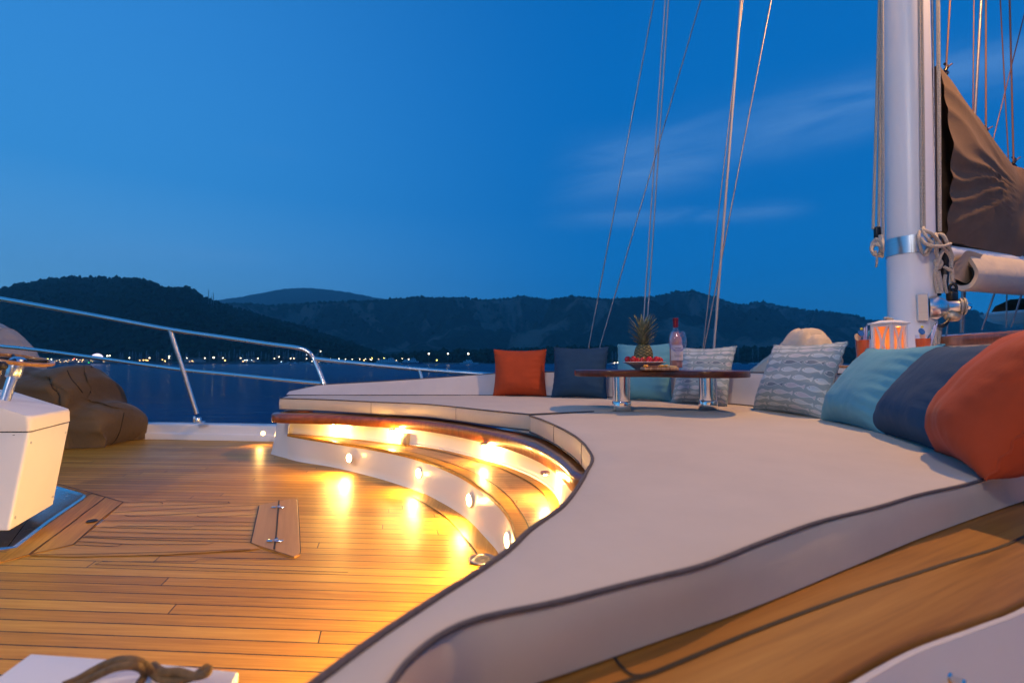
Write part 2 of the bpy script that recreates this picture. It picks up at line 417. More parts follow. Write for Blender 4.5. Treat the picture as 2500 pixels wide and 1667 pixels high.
# ------------------------------------------------------------------ sunbed base with the lit step
base_pts = [(155, 497), (260, 523), (480, 558), (740, 620), (920, 672), (1100, 735), (1260, 815), (1400, 900), (1490, 975), (1560, 1050), (1620, 1115), (1670, 1180)]
edge_pts = [(155, 325), (330, 355), (620, 400), (820, 433), (1000, 470), (1130, 508), (1250, 550), (1385, 610), (1500, 680), (1600, 755), (1680, 830), (1740, 910), (1775, 980), (1787, 1040)]
back_pts = [(158, 320), (400, 339), (640, 361), (870, 390), (1085, 411), (1300, 447), (1500, 498), (1700, 553), (1850, 612), (1960, 668), (2050, 738), (2095, 800), (2112, 860)]
trim_pts = [(25, 238), (130, 245), (500, 256), (800, 273), (1040, 291), (1230, 318), (1400, 350), (1580, 393), (1750, 441), (1890, 497), (2000, 555), (2090, 625), (2150, 690), (2195, 745)]
bl = PL(base_pts, z6, 0.); 
ed = PL(edge_pts, z6, z_step); bk = PL(back_pts, z6, z_step); tr = PL(trim_pts, z6, z_tb)
bl += [Q(.0, 1.93), Q(.0, 1.6), Q(-.06, 1.2), Q(-.2, .7)]
ed += [Q(.03, 1.5, z_step), Q(.0, 1.2, z_step), Q(-.12, .7, z_step)]
bk += [Q(.215, 1.75, z_step), Q(.17, 1.4, z_step), Q(.06, 1.0, z_step), Q(-.08, .6, z_step)]
tr += [Q(.262, 1.75, z_tb), Q(.21, 1.36, z_tb), Q(.10, 1.0, z_tb), Q(-.06, .6, z_tb), Q(-.2, .3, z_tb)]
N = 120
bl = cat_rom(bl, N); ed = cat_rom(ed, N); bk = cat_rom(bk, N); tr = cat_rom(tr, N)
sb = E('sunbed_base', 'curved white sunbed base with a lit teak step and mahogany rim', 'sunbed base', bl[40])
# lower riser: coved foot, slightly flared face
c0 = P(*z6(35, 465), 0); tip = ed[0]
def between(a, b, t, bulge=0.): return [p.lerp(q, t) for p, q in zip(a, b)]
foot = off_line(bl, -.004)
e_low = [p + Vector((0, 0, -.012)) for p in off_line(ed, .0)]
rows = [foot, [p + Vector((0, 0, .008)) for p in bl]]
for t in (.25, .5, .75, .93): rows.append([Vector((p.x + (q.x - p.x) * t ** 1.2, p.y + (q.y - p.y) * t ** 1.2, .008 + (z_step - .02 - .008) * t)) for p, q in zip(bl, ed)])
rows += [e_low, ed]
mk('riser', *loft(rows), m_white, sb)
edging = mk('nosing', *loft([[p + Vector((0, 0, dz)) for p in off_line(ed, d)] for d, dz in ((-.003, -.014), (-.007, -.006), (-.005, .002), (.004, .004))]), wood_mat('teak_nosing', TEAK, rough=.35), sb)
# tread (planks), margin boards along the nosing and along the back
td = mk('tread', *loft([[p + Vector((0, 0, .002)) for p in ed], [p + Vector((0, 0, .002)) for p in between(ed, bk, .5)], [p + Vector((0, 0, .002)) for p in bk]]), m_tread, sb)
mb = between(ed, bk, .24); mb2 = between(ed, bk, .82)
mk('margin_board', *loft([[p + Vector((0, 0, .005)) for p in ed], [p + Vector((0, 0, .005)) for p in mb]]), m_boardx, td)
mk('margin_board', *loft([[p + Vector((0, 0, .005)) for p in mb2], [p + Vector((0, 0, .005)) for p in bk]]), m_boardx, td)
g = G()
for a in (.24, .82): g.add(*loft([[p + Vector((0, 0, .0065)) for p in between(ed, bk, a - .006)], [p + Vector((0, 0, .0065)) for p in between(ed, bk, a + .012)]]))
g.mk('caulk_line', m_caulk, td)
# upper riser and the plain left end of the base
under = [Vector((p.x, p.y, z_tb + .006)) for p in off_line(bk, .012)]
rows = [bk, [Vector((p.x, p.y, z_step + .012)) for p in off_line(bk, .006)]]
for t, s_q in ((.04, .3), (.10, .55), (.2, .78), (.4, .93), (.7, .985), (1., 1.)): rows.append([Vector((p.x + (q.x - p.x) * s_q, p.y + (q.y - p.y) * s_q, z_step + .012 + (q.z - z_step - .012) * t)) for p, q in zip(bk, under)])
mk('upper_riser', *loft(rows), m_white, sb)

cb = [Q(-2.12, 4.95, 0), c0 + Vector((-.05, .12, 0)), c0 + Vector((-.012, .02, 0)), c0, P(*z6(95, 482), 0), P(*z6(155, 497), 0)]
ctp = [p + Vector((.035, .03, z_tb + .006)) for p in cb]; ctp[-1] = Vector((bk[0].x, bk[0].y + .012, z_tb + .006)); ctp[-2] = (ctp[-1] + ctp[-3]) / 2
cb = cat_rom(cb, 24); ctp = cat_rom(ctp, 24)
rows = [[p.lerp(q, t ** .7) if t < 1 else q for p, q in zip(cb, ctp)] for t in (0, .08, .2, .4, .6, .8, 1)]
for r_, t in zip(rows, (0, .08, .2, .4, .6, .8, 1)):
    for p in r_: p.z = (z_tb + .006) * t
g = G(); g.add(*loft(rows))
# the wedge where the step runs out into the wall
g.add([cb[-1], tip, ctp[-1], bk[0]], [(0, 1, 2), (1, 3, 2)])
g.mk('end_wall', m_white, sb)
# mahogany rim
tl = [tr[0] + Vector((.06, .22, 0)), tr[0] + Vector((-.012, .07, 0))] + tr
tl = cat_rom([Vector(p) for p in [tr[0] + Vector((.12, .34, 0)), tr[0] + Vector((.0, .10, 0)), tr[0] + Vector((-.004, .03, 0))] + tr[2:]], 150)
prof = [(.10, 0), (.006, 0), (.0, .006), (0, .056), (.006, .067), (.016, .072), (.045, .075), (.10, .077), (.11, .05)]
rows = [[p + Vector((0, 0, dz)) for p in off_line(tl, d)] for d, dz in prof]
mk('mahogany_rim', *loft(rows), m_mahog, sb)
mk('cushion_tray', *loft([[Vector((p.x, p.y, z_tt + .012)) for p in off_line(tl, .09)[:112]], [Vector((p.x, p.y, z_tt + .006)) for p in off_line(tl, .2)[:112]]]), mat('grey_tray', (.22, .25, .25), .6), sb)
# fittings on the upper riser: small hooks, switch box
def on_line(line, u, ymin=1.62):
    i = min((k for k in range(len(line)) if line[k].y > ymin), key=lambda k: abs(1250 + F * line[k].x / line[k].y - u))
    t = line[min(i + 1, len(line) - 1)] - line[max(i - 1, 0)]; t.z = 0; t.normalize()
    return line[i].copy(), t, Vector((t.y, -t.x, 0))       # point, tangent, outward (to the well)
p, t, nn = on_line(bk, z6(1005, 0)[0])
ang = atan2(t.y, t.x)
swb = p - nn * .005 + Vector((0, 0, .046))
sw = mk('switch_box', *box(swb, (.062, .05, .075), ang, .006, 2), mat('beige_plastic', (.42, .34, .24), .4), sb)
g = G().add(*box(swb + nn * .027, (.04, .006, .05), ang, .003)); g.add(*box(swb + nn * .031, (.018, .006, .024), ang, .002)); g.mk('rocker', m_grey, sw)
for hx in (665, 905):
    p, t, nn = on_line(bk, z6(hx, 0)[0]); q = p + nn * .012; q.z = z_tb
    mk('hook', *tube([q + Vector((0, 0, .0)), q + Vector((0, 0, -.012)) + nn * .004, q + nn * .012 + Vector((0, 0, -.016)), q + nn * .02 + Vector((0, 0, -.006))], .0022, 6), m_steel, sb)
# lamps
m_led = emit('lamp_glass', (1., .72, .30), 55.)
m_led2 = emit('lamp_glass_under', (1., .66, .24), 25.)
WARM = (1., .54, .13)
def bulb(name, loc, power, radius=.015, color=None):
    d = bpy.data.lights.new(name, 'POINT'); d.energy = power; d.color = color or WARM; d.shadow_soft_size = radius
    o = link(bpy.data.objects.new(name, d)); o.location = loc; return o
def spot(name, loc, direction, power, size=150, blend=.6, radius=.02, color=WARM, parent=None):
    d = bpy.data.lights.new(name, 'SPOT'); d.energy = power; d.color = color; d.spot_size = radians(size); d.spot_blend = blend; d.shadow_soft_size = radius
    o = link(bpy.data.objects.new(name, d)); o.location = loc; o.rotation_euler = Vector(direction).to_track_quat('-Z', 'Y').to_euler()
    return o
LOWP = 10.
for (x, y, i_) in ((-.01, 1.62, 0), (-.055, 1.25, 0), (-.16, .85, 0)):    # the row goes on round the bend, hidden by the near cushion
    q = Q(x, y, .105); k = min(range(len(bl)), key=lambda k: (bl[k] - Q(x, y)).length); t = bl[min(k + 1, len(bl) - 1)] - bl[k - 1]; t.normalize(); nn = Vector((t.y, -t.x, 0)); q = bl[k] + nn * .004 + Vector((0, 0, .105))
    fx = mk('step_lamp', *lathe([(.038, -.004), (.038, .003), (.036, .005), (.034, .0055)], q, nn, 20), m_chrome, sb)
    mk('lens', *lathe([(.028, .002), (.027, .009), (.02, .016), (.001, .02)], q, nn, 18), m_led, fx)
    spot('step_lamp_light', q + nn * .035, nn * .9 + Vector((0, 0, -.4)), LOWP * 3.4, 165, .5, .016); bulb('step_lamp_glow', q + nn * .04, .5)
low_l = [(600, 492), (1100, 602), (1465, 795), (1742, 1085)]
for x, y in low_l:
    u, v = z6(x, y); q = P(u, v, .105)
    p, t, nn = on_line(bl, u)
    e_, _, _ = on_line(ed, u)
    q = q + nn * .004
    fx = mk('step_lamp', *lathe([(.033, -.004), (.033, .001), (.031, .0025), (.028, .003)], q, nn, 20), m_white, sb)
    mk('lens', *lathe([(.028, .002), (.026, .006), (.019, .0095), (.01, .0115), (.001, .012)], q, nn, 18), m_led, fx)
    spot('step_lamp_light', q + nn * .035, nn * .8 + Vector((0, 0, -.6)), LOWP * 1.6, 150, .5, .016); bulb('step_lamp_glow', q + nn * .04, .55)
for x, w in ((520, 11.), (955, 9.), (1620, 10.), (2085, 10.)):
    u = z6(x, 0)[0]
    p, t, nn = on_line(bk, u)
    q = p + nn * .052; q.z = z_tb + .001
    fx = mk('rim_lamp', *lathe([(.02, .004), (.02, -.006), (.016, -.008)], q, (0, 0, 1), 16), m_chrome, sb)
    mk('lens', *lathe([(.016, -.0079), (.008, -.0095), (.001, -.01)], q, (0, 0, 1), 14), m_led2, fx)
    bulb('rim_lamp_light', q + Vector((0, 0, -.026)), w)
spot('bulwark_lamp_light', lp + Vector((0, -.05, .0)), (0.1, -.6, -.75), 3.0, 150, .6, .015)

# ------------------------------------------------------------------ deck inlays: margin board at the base foot, drain, hatch, boards round the console
mb_in = off_line(bl, -.002); mb_out = off_line(bl, -.085)
i0 = next(i for i, p in enumerate(bl) if 1250 + F * p.x / p.y > z6(1130, 0)[0])
mgn = mk('deck_margin_board', *loft([[p + Vector((0, 0, .003)) for p in mb_out[i0:]], [p + Vector((0, 0, .003)) for p in mb_in[i0:]]]), m_boardy)
kind(mgn, 'structure')
cl = mk('caulk_line', *loft([[p + Vector((0, 0, .004)) for p in off_line(bl, -.089)[i0:]], [p + Vector((0, 0, .004)) for p in off_line(bl, -.084)[i0:]]]), m_caulk, mgn)
dc = P(1120 + 1130 / 19.6, 1320 + 895 / 19.6, .004); dr = abs(P(1120 + 500 / 19.6, 1320 + 880 / 19.6, 0).x - dc.x)
dg = E('drain_grate', 'round metal deck drain full of small holes beside the step riser', 'drain', dc)
m_drain = mat('drain_metal', (.52, .42, .36), .3, 1., var=.1, vs=40.)
mk('rim', *lathe([(dr * .97, -.002), (dr, .003), (dr * .95, .006), (dr * .8, .0045), (dr * .78, .001)], dc, (0, 0, 1), 36, False), m_drain, dg)
mk('grate_plate', *lathe([(dr * .79, .0015), (dr * .5, .003), (.001, .0035)], dc, (0, 0, 1), 36, False), m_drain, dg)
g = G()
for i in range(-4, 5):
    for j in range(-4, 5):
        x, y = (i + .5 * (j % 2)) * dr * .17, j * dr * .15
        if x * x + y * y < (dr * .66) ** 2: g.add(*lathe([(dr * .055, .0042), (dr * .05, .0046), (.0005, .0046)], dc + Vector((x, y, 0)), (0, 0, 1), 8))
g.mk('drain_hole', m_black, dg)
# hinged locker hatch
def zh(x, y): return (600 + x / 8.71, 1200 + y / 8.71)
hl = PL([(288, 292), (700, 207), (640, 940), (588, 1248), (112, 1090)], zh, .004)
hr = PL([(712, 204), (980, 150), (1060, 148), (1100, 172), (1128, 640), (1158, 1280), (1140, 1330), (1035, 1388), (612, 1256), (655, 940)], zh, .004)
ht = E('deck_hatch', 'small teak deck hatch of two hinged flaps let into the planking', 'hatch', hl[0].lerp(hr[5], .5))
hd = hl[1] - hl[3]
m_hatch = wood_mat('hatch_teak', ((.29, .145, .05), (.40, .21, .075), (.48, .275, .11)), ang=-math.degrees(atan2(hd.y, hd.x)), scale=.6, var=.7)
for nm, pl in (('flap', hl), ('flap', hr)):
    mk(nm, *slab(pl, [(0, -.004), (0, .005), (.002, .006)]), m_hatch, ht, smooth=False)
def seam(pts, w=.005, z=.0075, close=False, m=None, parent=None, name='caulk_line'):
    pts = [Vector((p.x, p.y, z)) for p in pts]
    if close: pts = pts + [pts[0]]
    return loft([off_line(pts, -w / 2), off_line(pts, w / 2)])
g = G(); g.add(*seam(hl[4:5] + hl[0:2], .007, .0055)); g.add(*seam(hl[3:5], .005, .0055)); g.add(*seam(hr[2:9], .006, .0055)); g.add(*seam([hl[1].lerp(hr[0], .5), hl[2].lerp(hr[9], .5), hl[3].lerp(hr[8], .5)], .007, .0105))
g.mk('hatch_gap', m_caulk, ht)
for x, y in ((690, 325), (625, 1040)):
    q = P(*zh(x, y), .010); hg = mk('hinge', *box(q, (.07, .016, .005), -.05, .002), m_chrome, ht)
    mk('hinge_pin', *tube([q + Vector((-.002, -.014, .003)), q + Vector((.002, .014, .003))], .005, 10), m_chrome, hg)
# planks nibbed into the king board between console and hatch (a few mm proud of the sheet below)
reg = PL([(715, 320), (830, 352), (780, 400), (640, 520), (495, 640), (195, 710), (470, 718), (1100, 705), (1690, 672), (1755, 660), (1700, 625), (1725, 480), (1745, 372), (1550, 362), (1095, 350), (900, 340)], z5, .0012)
def nib_planks():
    b = NB('nibbed_planks'); s = b.sep(b.obj()); v = b.mapping(b.obj(), rot=(0, 0, radians(3.)))
    s = b.sep(v); q = b.math('DIVIDE', s[1], .062); row = b.math('FLOOR', q)
    rnd = b.white(b.comb(row, 5.5, 2.))
    g = b.noise(b.comb(b.math('MULTIPLY', s[0], 1.6), b.math('MULTIPLY', s[1], 42.), b.math('MULTIPLY', rnd, 40.)), 2.2, 7, .62, .35)
    f = b.math('ADD', b.math('MULTIPLY', rnd, .65), b.math('ADD', b.math('MULTIPLY', b.math('SUBTRACT', g, .5), 1.3), .2))
    return b.bsdf(b.ramp(f, [(0., TEAK[0]), (.5, TEAK[1]), (1., TEAK[2])]), .36, 0., b.bump(g, .15, .001), Specular_IOR_Level=.3)
kp = kind(mk('deck_planks', [p + Vector((0, 0, .0022)) for p in reg], [tuple(range(len(reg)))], nib_planks(), smooth=False), 'structure')
g = G()
for ln in ([(830, 352), (1080, 352), (1097, 358), (1097, 362)], [(800, 385), (1100, 377), (1548, 362)], [(1120, 340), (1300, 343), (1540, 350), (1552, 360)], [(745, 424), (1200, 398), (1740, 372)],
           [(840, 440), (870, 447), (1100, 440), (1330, 426), (1735, 402)], [(1330, 445), (1345, 453), (1500, 450), (1728, 437)], [(690, 478), (1200, 480), (1725, 490)], [(745, 528), (790, 514), (1290, 520), (1290, 520)], [(1285, 522), (1310, 512), (1720, 515)],
           [(640, 522), (1100, 533), (1710, 545)], [(610, 550), (1100, 565), (1705, 577)], [(575, 585), (1100, 597), (1700, 603)], [(550, 590), (900, 606), (1700, 625)], [(520, 620), (900, 640), (1400, 640), (1440, 628)], [(500, 642), (760, 653), (800, 650), (825, 637)],
           [(195, 710), (700, 703), (1200, 690), (1690, 672)], [(640, 776), (690, 757), (1000, 756), (1310, 757)], [(1310, 757), (1345, 738), (1600, 736), (1900, 735), (1960, 728)], [(640, 776), (1000, 785), (1400, 800), (2351, 830)]):
    g.add(*seam([P(*z5(*q), 0) for q in ln], .0048, .0055))
g.mk('caulk_line', m_caulk, kp)
# king board (two boards) with the steel socket
kb = [PL([(180, 1395), (800, 985), (1005, 842), (885, 808), (600, 1010), (-100, 1480), (-100, 1560), (50, 1465)], zb, 0), PL([(295, 1395), (1005, 850), (1180, 892), (985, 1045), (700, 1300)], zb, 0)]
kg = kind(mk('deck_king_board', *slab(kb[1], [(0, 0), (0, .0045)]), m_board, smooth=False), 'structure')
mk('deck_border_board', *slab(PL([(-120, 1490), (600, 1010), (890, 805), (1005, 843), (800, 992), (275, 1395), (150, 1425), (-120, 1500)], zb, 0), [(0, 0), (0, .0038)]), m_board, kg, smooth=False)
g = G()
for ln in ([(275, 1395), (640, 1130), (1005, 846)], [(555, 718), (885, 806), (1005, 843), (1180, 892)], [(1180, 892), (985, 1045), (700, 1300)], [(700, 1300), (295, 1393)], [(275, 1395), (30, 1470)], [(885, 808), (820, 832)]):
    g.add(*seam([P(*zb(*q), 0) for q in ln], .0055, .0062))
g.mk('caulk_line', m_caulk, kg)
sq = [P(*zb(x, y), .006) for x, y in ((760, 1098), (950, 1098), (992, 1042), (805, 1040))]
so = E('deck_socket', 'small square steel deck socket with a round hole let into the king board', 'deck socket', sum(sq, Vector()) / 4)
mk('plate', *slab(sq, [(0, -.003), (0, .001), (.003, .003)]), m_brushed, so, smooth=False)
mk('hole', *lathe([(.024, .0032), (.02, .006), (.018, .004), (.0005, .0035)], sum(sq, Vector()) / 4, (0, 0, 1), 18), m_black, so)
# ------------------------------------------------------------------ cushions
def pipe_along(name, line, r, parent): return mk(name, *tube(line, r, 8, False), m_piping, parent)
front = PL([(275, 1080), (640, 1090), (1070, 1110), (1430, 1125), (1700, 1148), (2000, 1180), (2320, 1210)], z2, zc)
front[0] = P(683, 971.5, zc)
cockpit = [P(*q, zc) for q in ((1293, 1014.5), (1315, 1021), (1340.6, 1031.5), (1372, 1046), (1403, 1064), (1424, 1082), (1436, 1097), (1444, 1110), (1446, 1121), (1442, 1134), (1435.7, 1143), (1424, 1166), (1408.5, 1191), (1390, 1216), (1364, 1242.5), (1296, 1290), (1245, 1338), (1174, 1389), (1109, 1429.6), (1027.5, 1482), (910, 1560), (765, 1667))]
near = [P(*q, zc) for q in ((951, 1667), (988.6, 1616), (1063, 1552), (1169, 1504), (1382, 1461.6), (1600, 1404), (1727.6, 1370), (1855, 1323), (1983, 1276.5), (2110, 1242), (2238, 1208), (2387, 1172), (2500, 1140))]
# far cushion
fl = cat_rom(front, 60)
far_out = fl + [P(1450, 1003.5, zc), P(1640, 1000.2, zc), Q(1.60, 3.47), Q(1.52, 3.85), Q(1.05, 4.42), Q(.45, 4.64), Q(-.3, 4.74), Q(-1.2, 4.78), Q(-1.86, 4.74), Q(-1.95, 4.68)]
far_out = resample([Vector((p.x, p.y, 0)) for p in far_out], 260, True)
fc = E('seat_cushion', 'pale beige seat cushion on the far left of the sunbed, over the step', 'cushion', far_out[0] + Vector((0, 0, zt)), 'sunbed seat cushions')
hs_ = lambda x, y, t: t * (.004 * noise.noise((x * 2.2, y * 2.2, 1)) + .003 * noise.noise((x * 6, y * 6, 4)) + .003)
mk('cover', *slab_soft(far_out, [(.004, zt + .002), (0, zt + .01), (-.004, zt + .05), (-.002, zc - .012), (.003, zc - .003), (.012, zc), ], .07, hs_), m_cush, fc)
pipe_along('piping', [Vector((p.x, p.y, zc - .002)) for p in fl + [P(1450, 1003.5, zc)]], .0045, fc)
pipe_along('piping', [Vector((p.x, p.y, zt + .006)) for p in fl], .0035, fc)
# main cushion
cl_ = cat_rom(cockpit, 110); nl_ = cat_rom(near, 70)
main_out = [P(1640, 1001.6, zc), P(1450, 1005.0, zc)] + cl_ + [Q(-.26, .30), Q(-.33, .1), Q(-.36, -.2), Q(-.2, -.2), Q(-.175, .1), Q(-.145, .33)] + nl_ + [Q(1.8, 1.72), Q(1.93, 1.95), Q(1.98, 2.4), Q(1.95, 2.9), Q(1.85, 3.25), Q(1.61, 3.46)]
main_out = [Vector((p.x, p.y, 0)) for p in main_out]
mo = resample(main_out, 420, True)
mc = E('seat_cushion', 'large pale beige sunbed cushion with dark piped edge in the foreground', 'cushion', mo[0] + Vector((0, 0, zt)), 'sunbed seat cushions')
tfl = cat_rom([P(1200, 1710, zt), P(1329, 1667, zt), P(1600, 1572, zt), P(1855, 1480.7, zt), P(2110, 1374, zt), P(2280, 1304, zt), P(2500, 1225, zt), Q(1.9, 1.75, zt)], 160)
vs_, fs_ = slab_soft(mo, [(.004, zt + .003), (0, zt + .012), (-.003, zt + .05), (-.001, zc - .012), (.003, zc - .003), (.010, zc), ], .06, hs_)
nl2 = [Vector((p.x, p.y, 0)) for p in nl_]
for p in vs_:                                             # the near side leans out to the foot of the teak capping
    if p.z < zc - .004:
        q = Vector((p.x, p.y, 0)); k = min(range(len(nl2)), key=lambda k: (nl2[k] - q).length_squared)
        if (nl2[k] - q).length < .03:
            g_ = min(tfl, key=lambda r: (r.x - q.x) ** 2 + (r.y - q.y) ** 2); fade = min(1, k / 14.)
            w_ = fade * min(1, (zc - .004 - p.z) / (zc - zt - .012)); p.x += (g_.x - p.x) * w_; p.y += (g_.y - p.y) * w_
mk('cover', vs_, fs_, m_cush, mc)
pp = cl_ + [Q(-.26, .30, zc), Q(-.33, .1, zc)]
pipe_along('piping', cat_rom([Vector((p.x, p.y, zc - .001)) for p in pp], 200), .0050, mc)
pipe_along('piping', [Vector((p.x, p.y, zt + .008)) for p in cl_[:40]], .004, mc)
wob = []
for i, p in enumerate(cat_rom([Q(-.175, .1, zc), Q(-.145, .33, zc)] + nl_ + [Q(1.8, 1.72, zc)], 160)): wob.append(Vector((p.x, p.y + .001 * sin(i * .35), zc - .002 + .001 * sin(i * .21))))
pipe_along('piping', wob, .0036, mc)

for u_ in (1351, 1420):
    p = min(cl_, key=lambda q: abs(1250 + F * q.x / q.y - u_) + (0 if q.y > 1.6 else 99)); dn = Vector((-.8, -.6, 0)) * .003
    mk('seam', *tube([Vector((p.x, p.y, zt + .01)) + dn, Vector((p.x, p.y, (zt + zc) / 2)) + dn * 1.6, Vector((p.x, p.y, zc - .006)) + dn], .0012, 5), m_piping, mc)
for u_ in (1117, 905):
    p = min(fl, key=lambda q: abs(1250 + F * q.x / q.y - u_)); dn = Vector((-.3, -.95, 0)) * .003
    mk('seam', *tube([Vector((p.x, p.y, zt + .01)) + dn, Vector((p.x, p.y, (zt + zc) / 2)) + dn * 1.6, Vector((p.x, p.y, zc - .006)) + dn], .0012, 5), m_piping, fc)
# backrest: left bolster, far backrest, right backrest
def backrest(label, pts, hs, thick, lean=.05):
    line = cat_rom(pts, 60); n = len(line); hh = []
    for i in range(n):
        x = i / (n - 1) * (len(hs) - 1); j = min(int(x), len(hs) - 2); hh.append(hs[j] + (hs[j + 1] - hs[j]) * (x - j))
    e = E('backrest_cushion', label, 'backrest', line[n // 2] + Vector((0, 0, zc)), 'sunbed backrest cushions')
    rows = []; prof = [(0, 0), (.006, .05), (.01, .4), (.018, .75), (.022, .93), (.028, .985), (.04, 1.), (.07, 1.), (.09, .97), (.095, .8), (.1, 0)]
    for d, k in prof:
        ol = off_line(line, d * thick / .1 + lean * k)
        rows.append([Vector((p.x, p.y, zc + .004 + k * h)) for p, h in zip(ol, hh)])
    vs, fs = loft(rows); m_ = len(prof)
    fs.append(tuple(r * n for r in range(m_))); fs.append(tuple(r * n + n - 1 for r in range(m_))[::-1])
    mk('cover', vs, fs, m_cushside, e)
    for kk in (5, 0):
        mk('piping', *tube([p + Vector((0, 0, .002)) for p in rows[kk]], .0042 if kk else .0035, 8), m_piping, e)
    return rows
bolr = backrest('long low bolster rising towards the orange pillow, left end of the sunbed', [Q(-1.95, 4.60), Q(-1.4, 4.60), Q(-.8, 4.60), Q(-.12, 4.58)], [.03, .085, .10, .115, .132, .15, .17, .19], .10)
backrest('curved backrest behind the dark blue pillow and the table', [Q(-.10, 4.575), Q(.38, 4.46), Q(.80, 4.30), Q(1.23, 3.95), Q(1.50, 3.60), Q(1.66, 3.26), Q(1.69, 3.15)], [.195, .205, .21, .215, .22], .09)
backrest('backrest behind the four pillows on the right-hand side', [Q(1.685, 3.08), Q(1.78, 2.8), Q(1.85, 2.5), Q(1.88, 2.1), Q(1.84, 1.75), Q(1.7, 1.5)], [.22, .22, .22], .09)

# ------------------------------------------------------------------ pillows
def pillow(label, m, bL, bR, h, th, lean, seed, puff=1., wr=1., w=None, roll=0., group='scatter pillows on the sunbed', shift=0.):
    a, b = P(*bL, zc), P(*bR, zc); mid = a.lerp(b, .5); ux = (b - a); W = w or ux.length; ux.normalize()
    nrm = Vector((ux.y, -ux.x, 0))                      # towards the viewer
    n = 44
    rnd = random.Random(seed); k = [rnd.uniform(0, 10) for _ in range(8)]
    def shape(x, y, side):                               # x, y in -1..1
        px = x * (1 - .075 * (1 - y * y) ** 1.2 * 1.) ; py = y * (1 - .075 * (1 - x * x) ** 1.2)
        t = ((1 - x ** 4) * (1 - y ** 4)); t = max(t, 0) ** .62 * (1 - .12 * (x * x + y * y))
        t *= 1 - .28 * y                                 # filling sinks to the bottom
        ed_x, ed_y = abs(x) ** 2.5, abs(y) ** 2.5
        rs = .35 + .65 * min(max((x + .5) / .8, 0), 1)
        f = rs * ed_x * sin(y * 25 + k[0] + 3 * noise.noise((x * 1.3 + k[1], y * 3, side))) * (1 - abs(y) ** 6) + ed_y * .3 * sin(x * 23 + k[2] + 3 * noise.noise((x * 3, y * 1.3 + k[3], side))) * (1 - abs(x) ** 6)
        cr = noise.noise((x * 2.1 + k[4], y * 2.1 + k[5], side * 5)) * .30 + noise.noise((x * 5 + k[6], y * 1.6, side)) * .10 - max(0, 1 - 6 * abs(noise.noise((x * 1.7 + k[1], y * 2.6 + k[3], side * 3)))) * .16 * max(abs(x), abs(y)) ** 2
        dy = f * .075 * wr * (1 - max(abs(x), abs(y)) ** 8)
        return px, py, side * th / 2 * puff * (t * (1 + .25 * cr) + dy * t ** .3)
    vs = []; uv = []; idx = {}; fs = []
    for side in (-1, 1):
        for i in range(n + 1):
            for j in range(n + 1):
                rim = i in (0, n) or j in (0, n)
                if rim and ('r', i, j) in idx: idx[(side, i, j)] = idx[('r', i, j)]; continue
                x = sin((i / n * 2 - 1) * pi / 2 * .92) / sin(pi / 2 * .92); y = sin((j / n * 2 - 1) * pi / 2 * .92) / sin(pi / 2 * .92)
                px, py, t = shape(x, y, side)
                if rim: t = .004 * sin(x * 22 + y * 27 + k[7])
                vs.append(Vector((px * W / 2, t, (py + 1) * h / 2))); uv.append((i / n if side < 0 else 1 - i / n, j / n))
                idx[(side, i, j)] = len(vs) - 1
                if rim: idx[('r', i, j)] = len(vs) - 1
        for i in range(n):
            for j in range(n): fs.append((idx[(side, i, j)], idx[(side, i + 1, j)], idx[(side, i + 1, j + 1)], idx[(side, i, j + 1)]))
    # squash where it sits
    low_z = .0
    B = Matrix(((ux.x, -nrm.x, 0), (ux.y, -nrm.y, 0), (0, 0, 1))).to_4x4()
    T = Matrix.Translation(mid) @ B @ Matrix.Rotation(roll, 4, 'Y') @ Matrix.Rotation(-radians(lean), 4, 'X')
    out = []
    for v in vs:
        q = T @ v
        if q.z < zc + .006: q.z = zc + .006 - (zc + .006 - q.z) * .05
        out.append(q)
    e = E('throw_pillow', label, 'pillow', mid, group)
    mk('cover', out, fs, m, e, uv=uv)
    rim = [idx[(1, i, 0)] for i in range(n)] + [idx[(1, n, j)] for j in range(n)] + [idx[(1, i, n)] for i in range(n, 0, -1)] + [idx[(1, 0, j)] for j in range(n, 0, -1)]
    mk('seam', *tube([out[i] for i in rim], .0028, 6, True), m, e)
    return e
pillow('orange velvet pillow at the left end of the far row', m_orange, (1204, 967.5), (1334, 968), .405, .15, 12, 1)
pillow('dark blue pillow next to the orange one in the far row', m_navy, (1346, 970.5), (1482, 974), .42, .14, 12, 2)
pillow('pale aqua pillow behind the table and its pineapple', m_teal, (1498, 975.5), (1640, 982), .44, .15, 13, 3)
pillow('fish print pillow behind the right-hand table leg', m_fish, (1638, 983), (1775, 993), .42, .15, 20, 4)
pillow('fish print pillow standing clear to the right of the table', m_fish, (1838, 1000), (2012, 1023.5), .425, .17, 22, 5)
pillow('aqua velvet pillow between the fish print and navy ones', m_teal, (2004, 1024), (2158, 1063), .42, .19, 32, 6, wr=1.3)
pillow('navy velvet pillow leaning between aqua and orange on the right', m_navy, (2130, 1054), (2318, 1114), .42, .19, 33, 7, wr=1.)
pillow('big orange velvet pillow nearest the camera at the right edge', m_orange, (2284, 1103), (2408, 1176), .445, .21, 30, 8, wr=.6, puff=1.05)

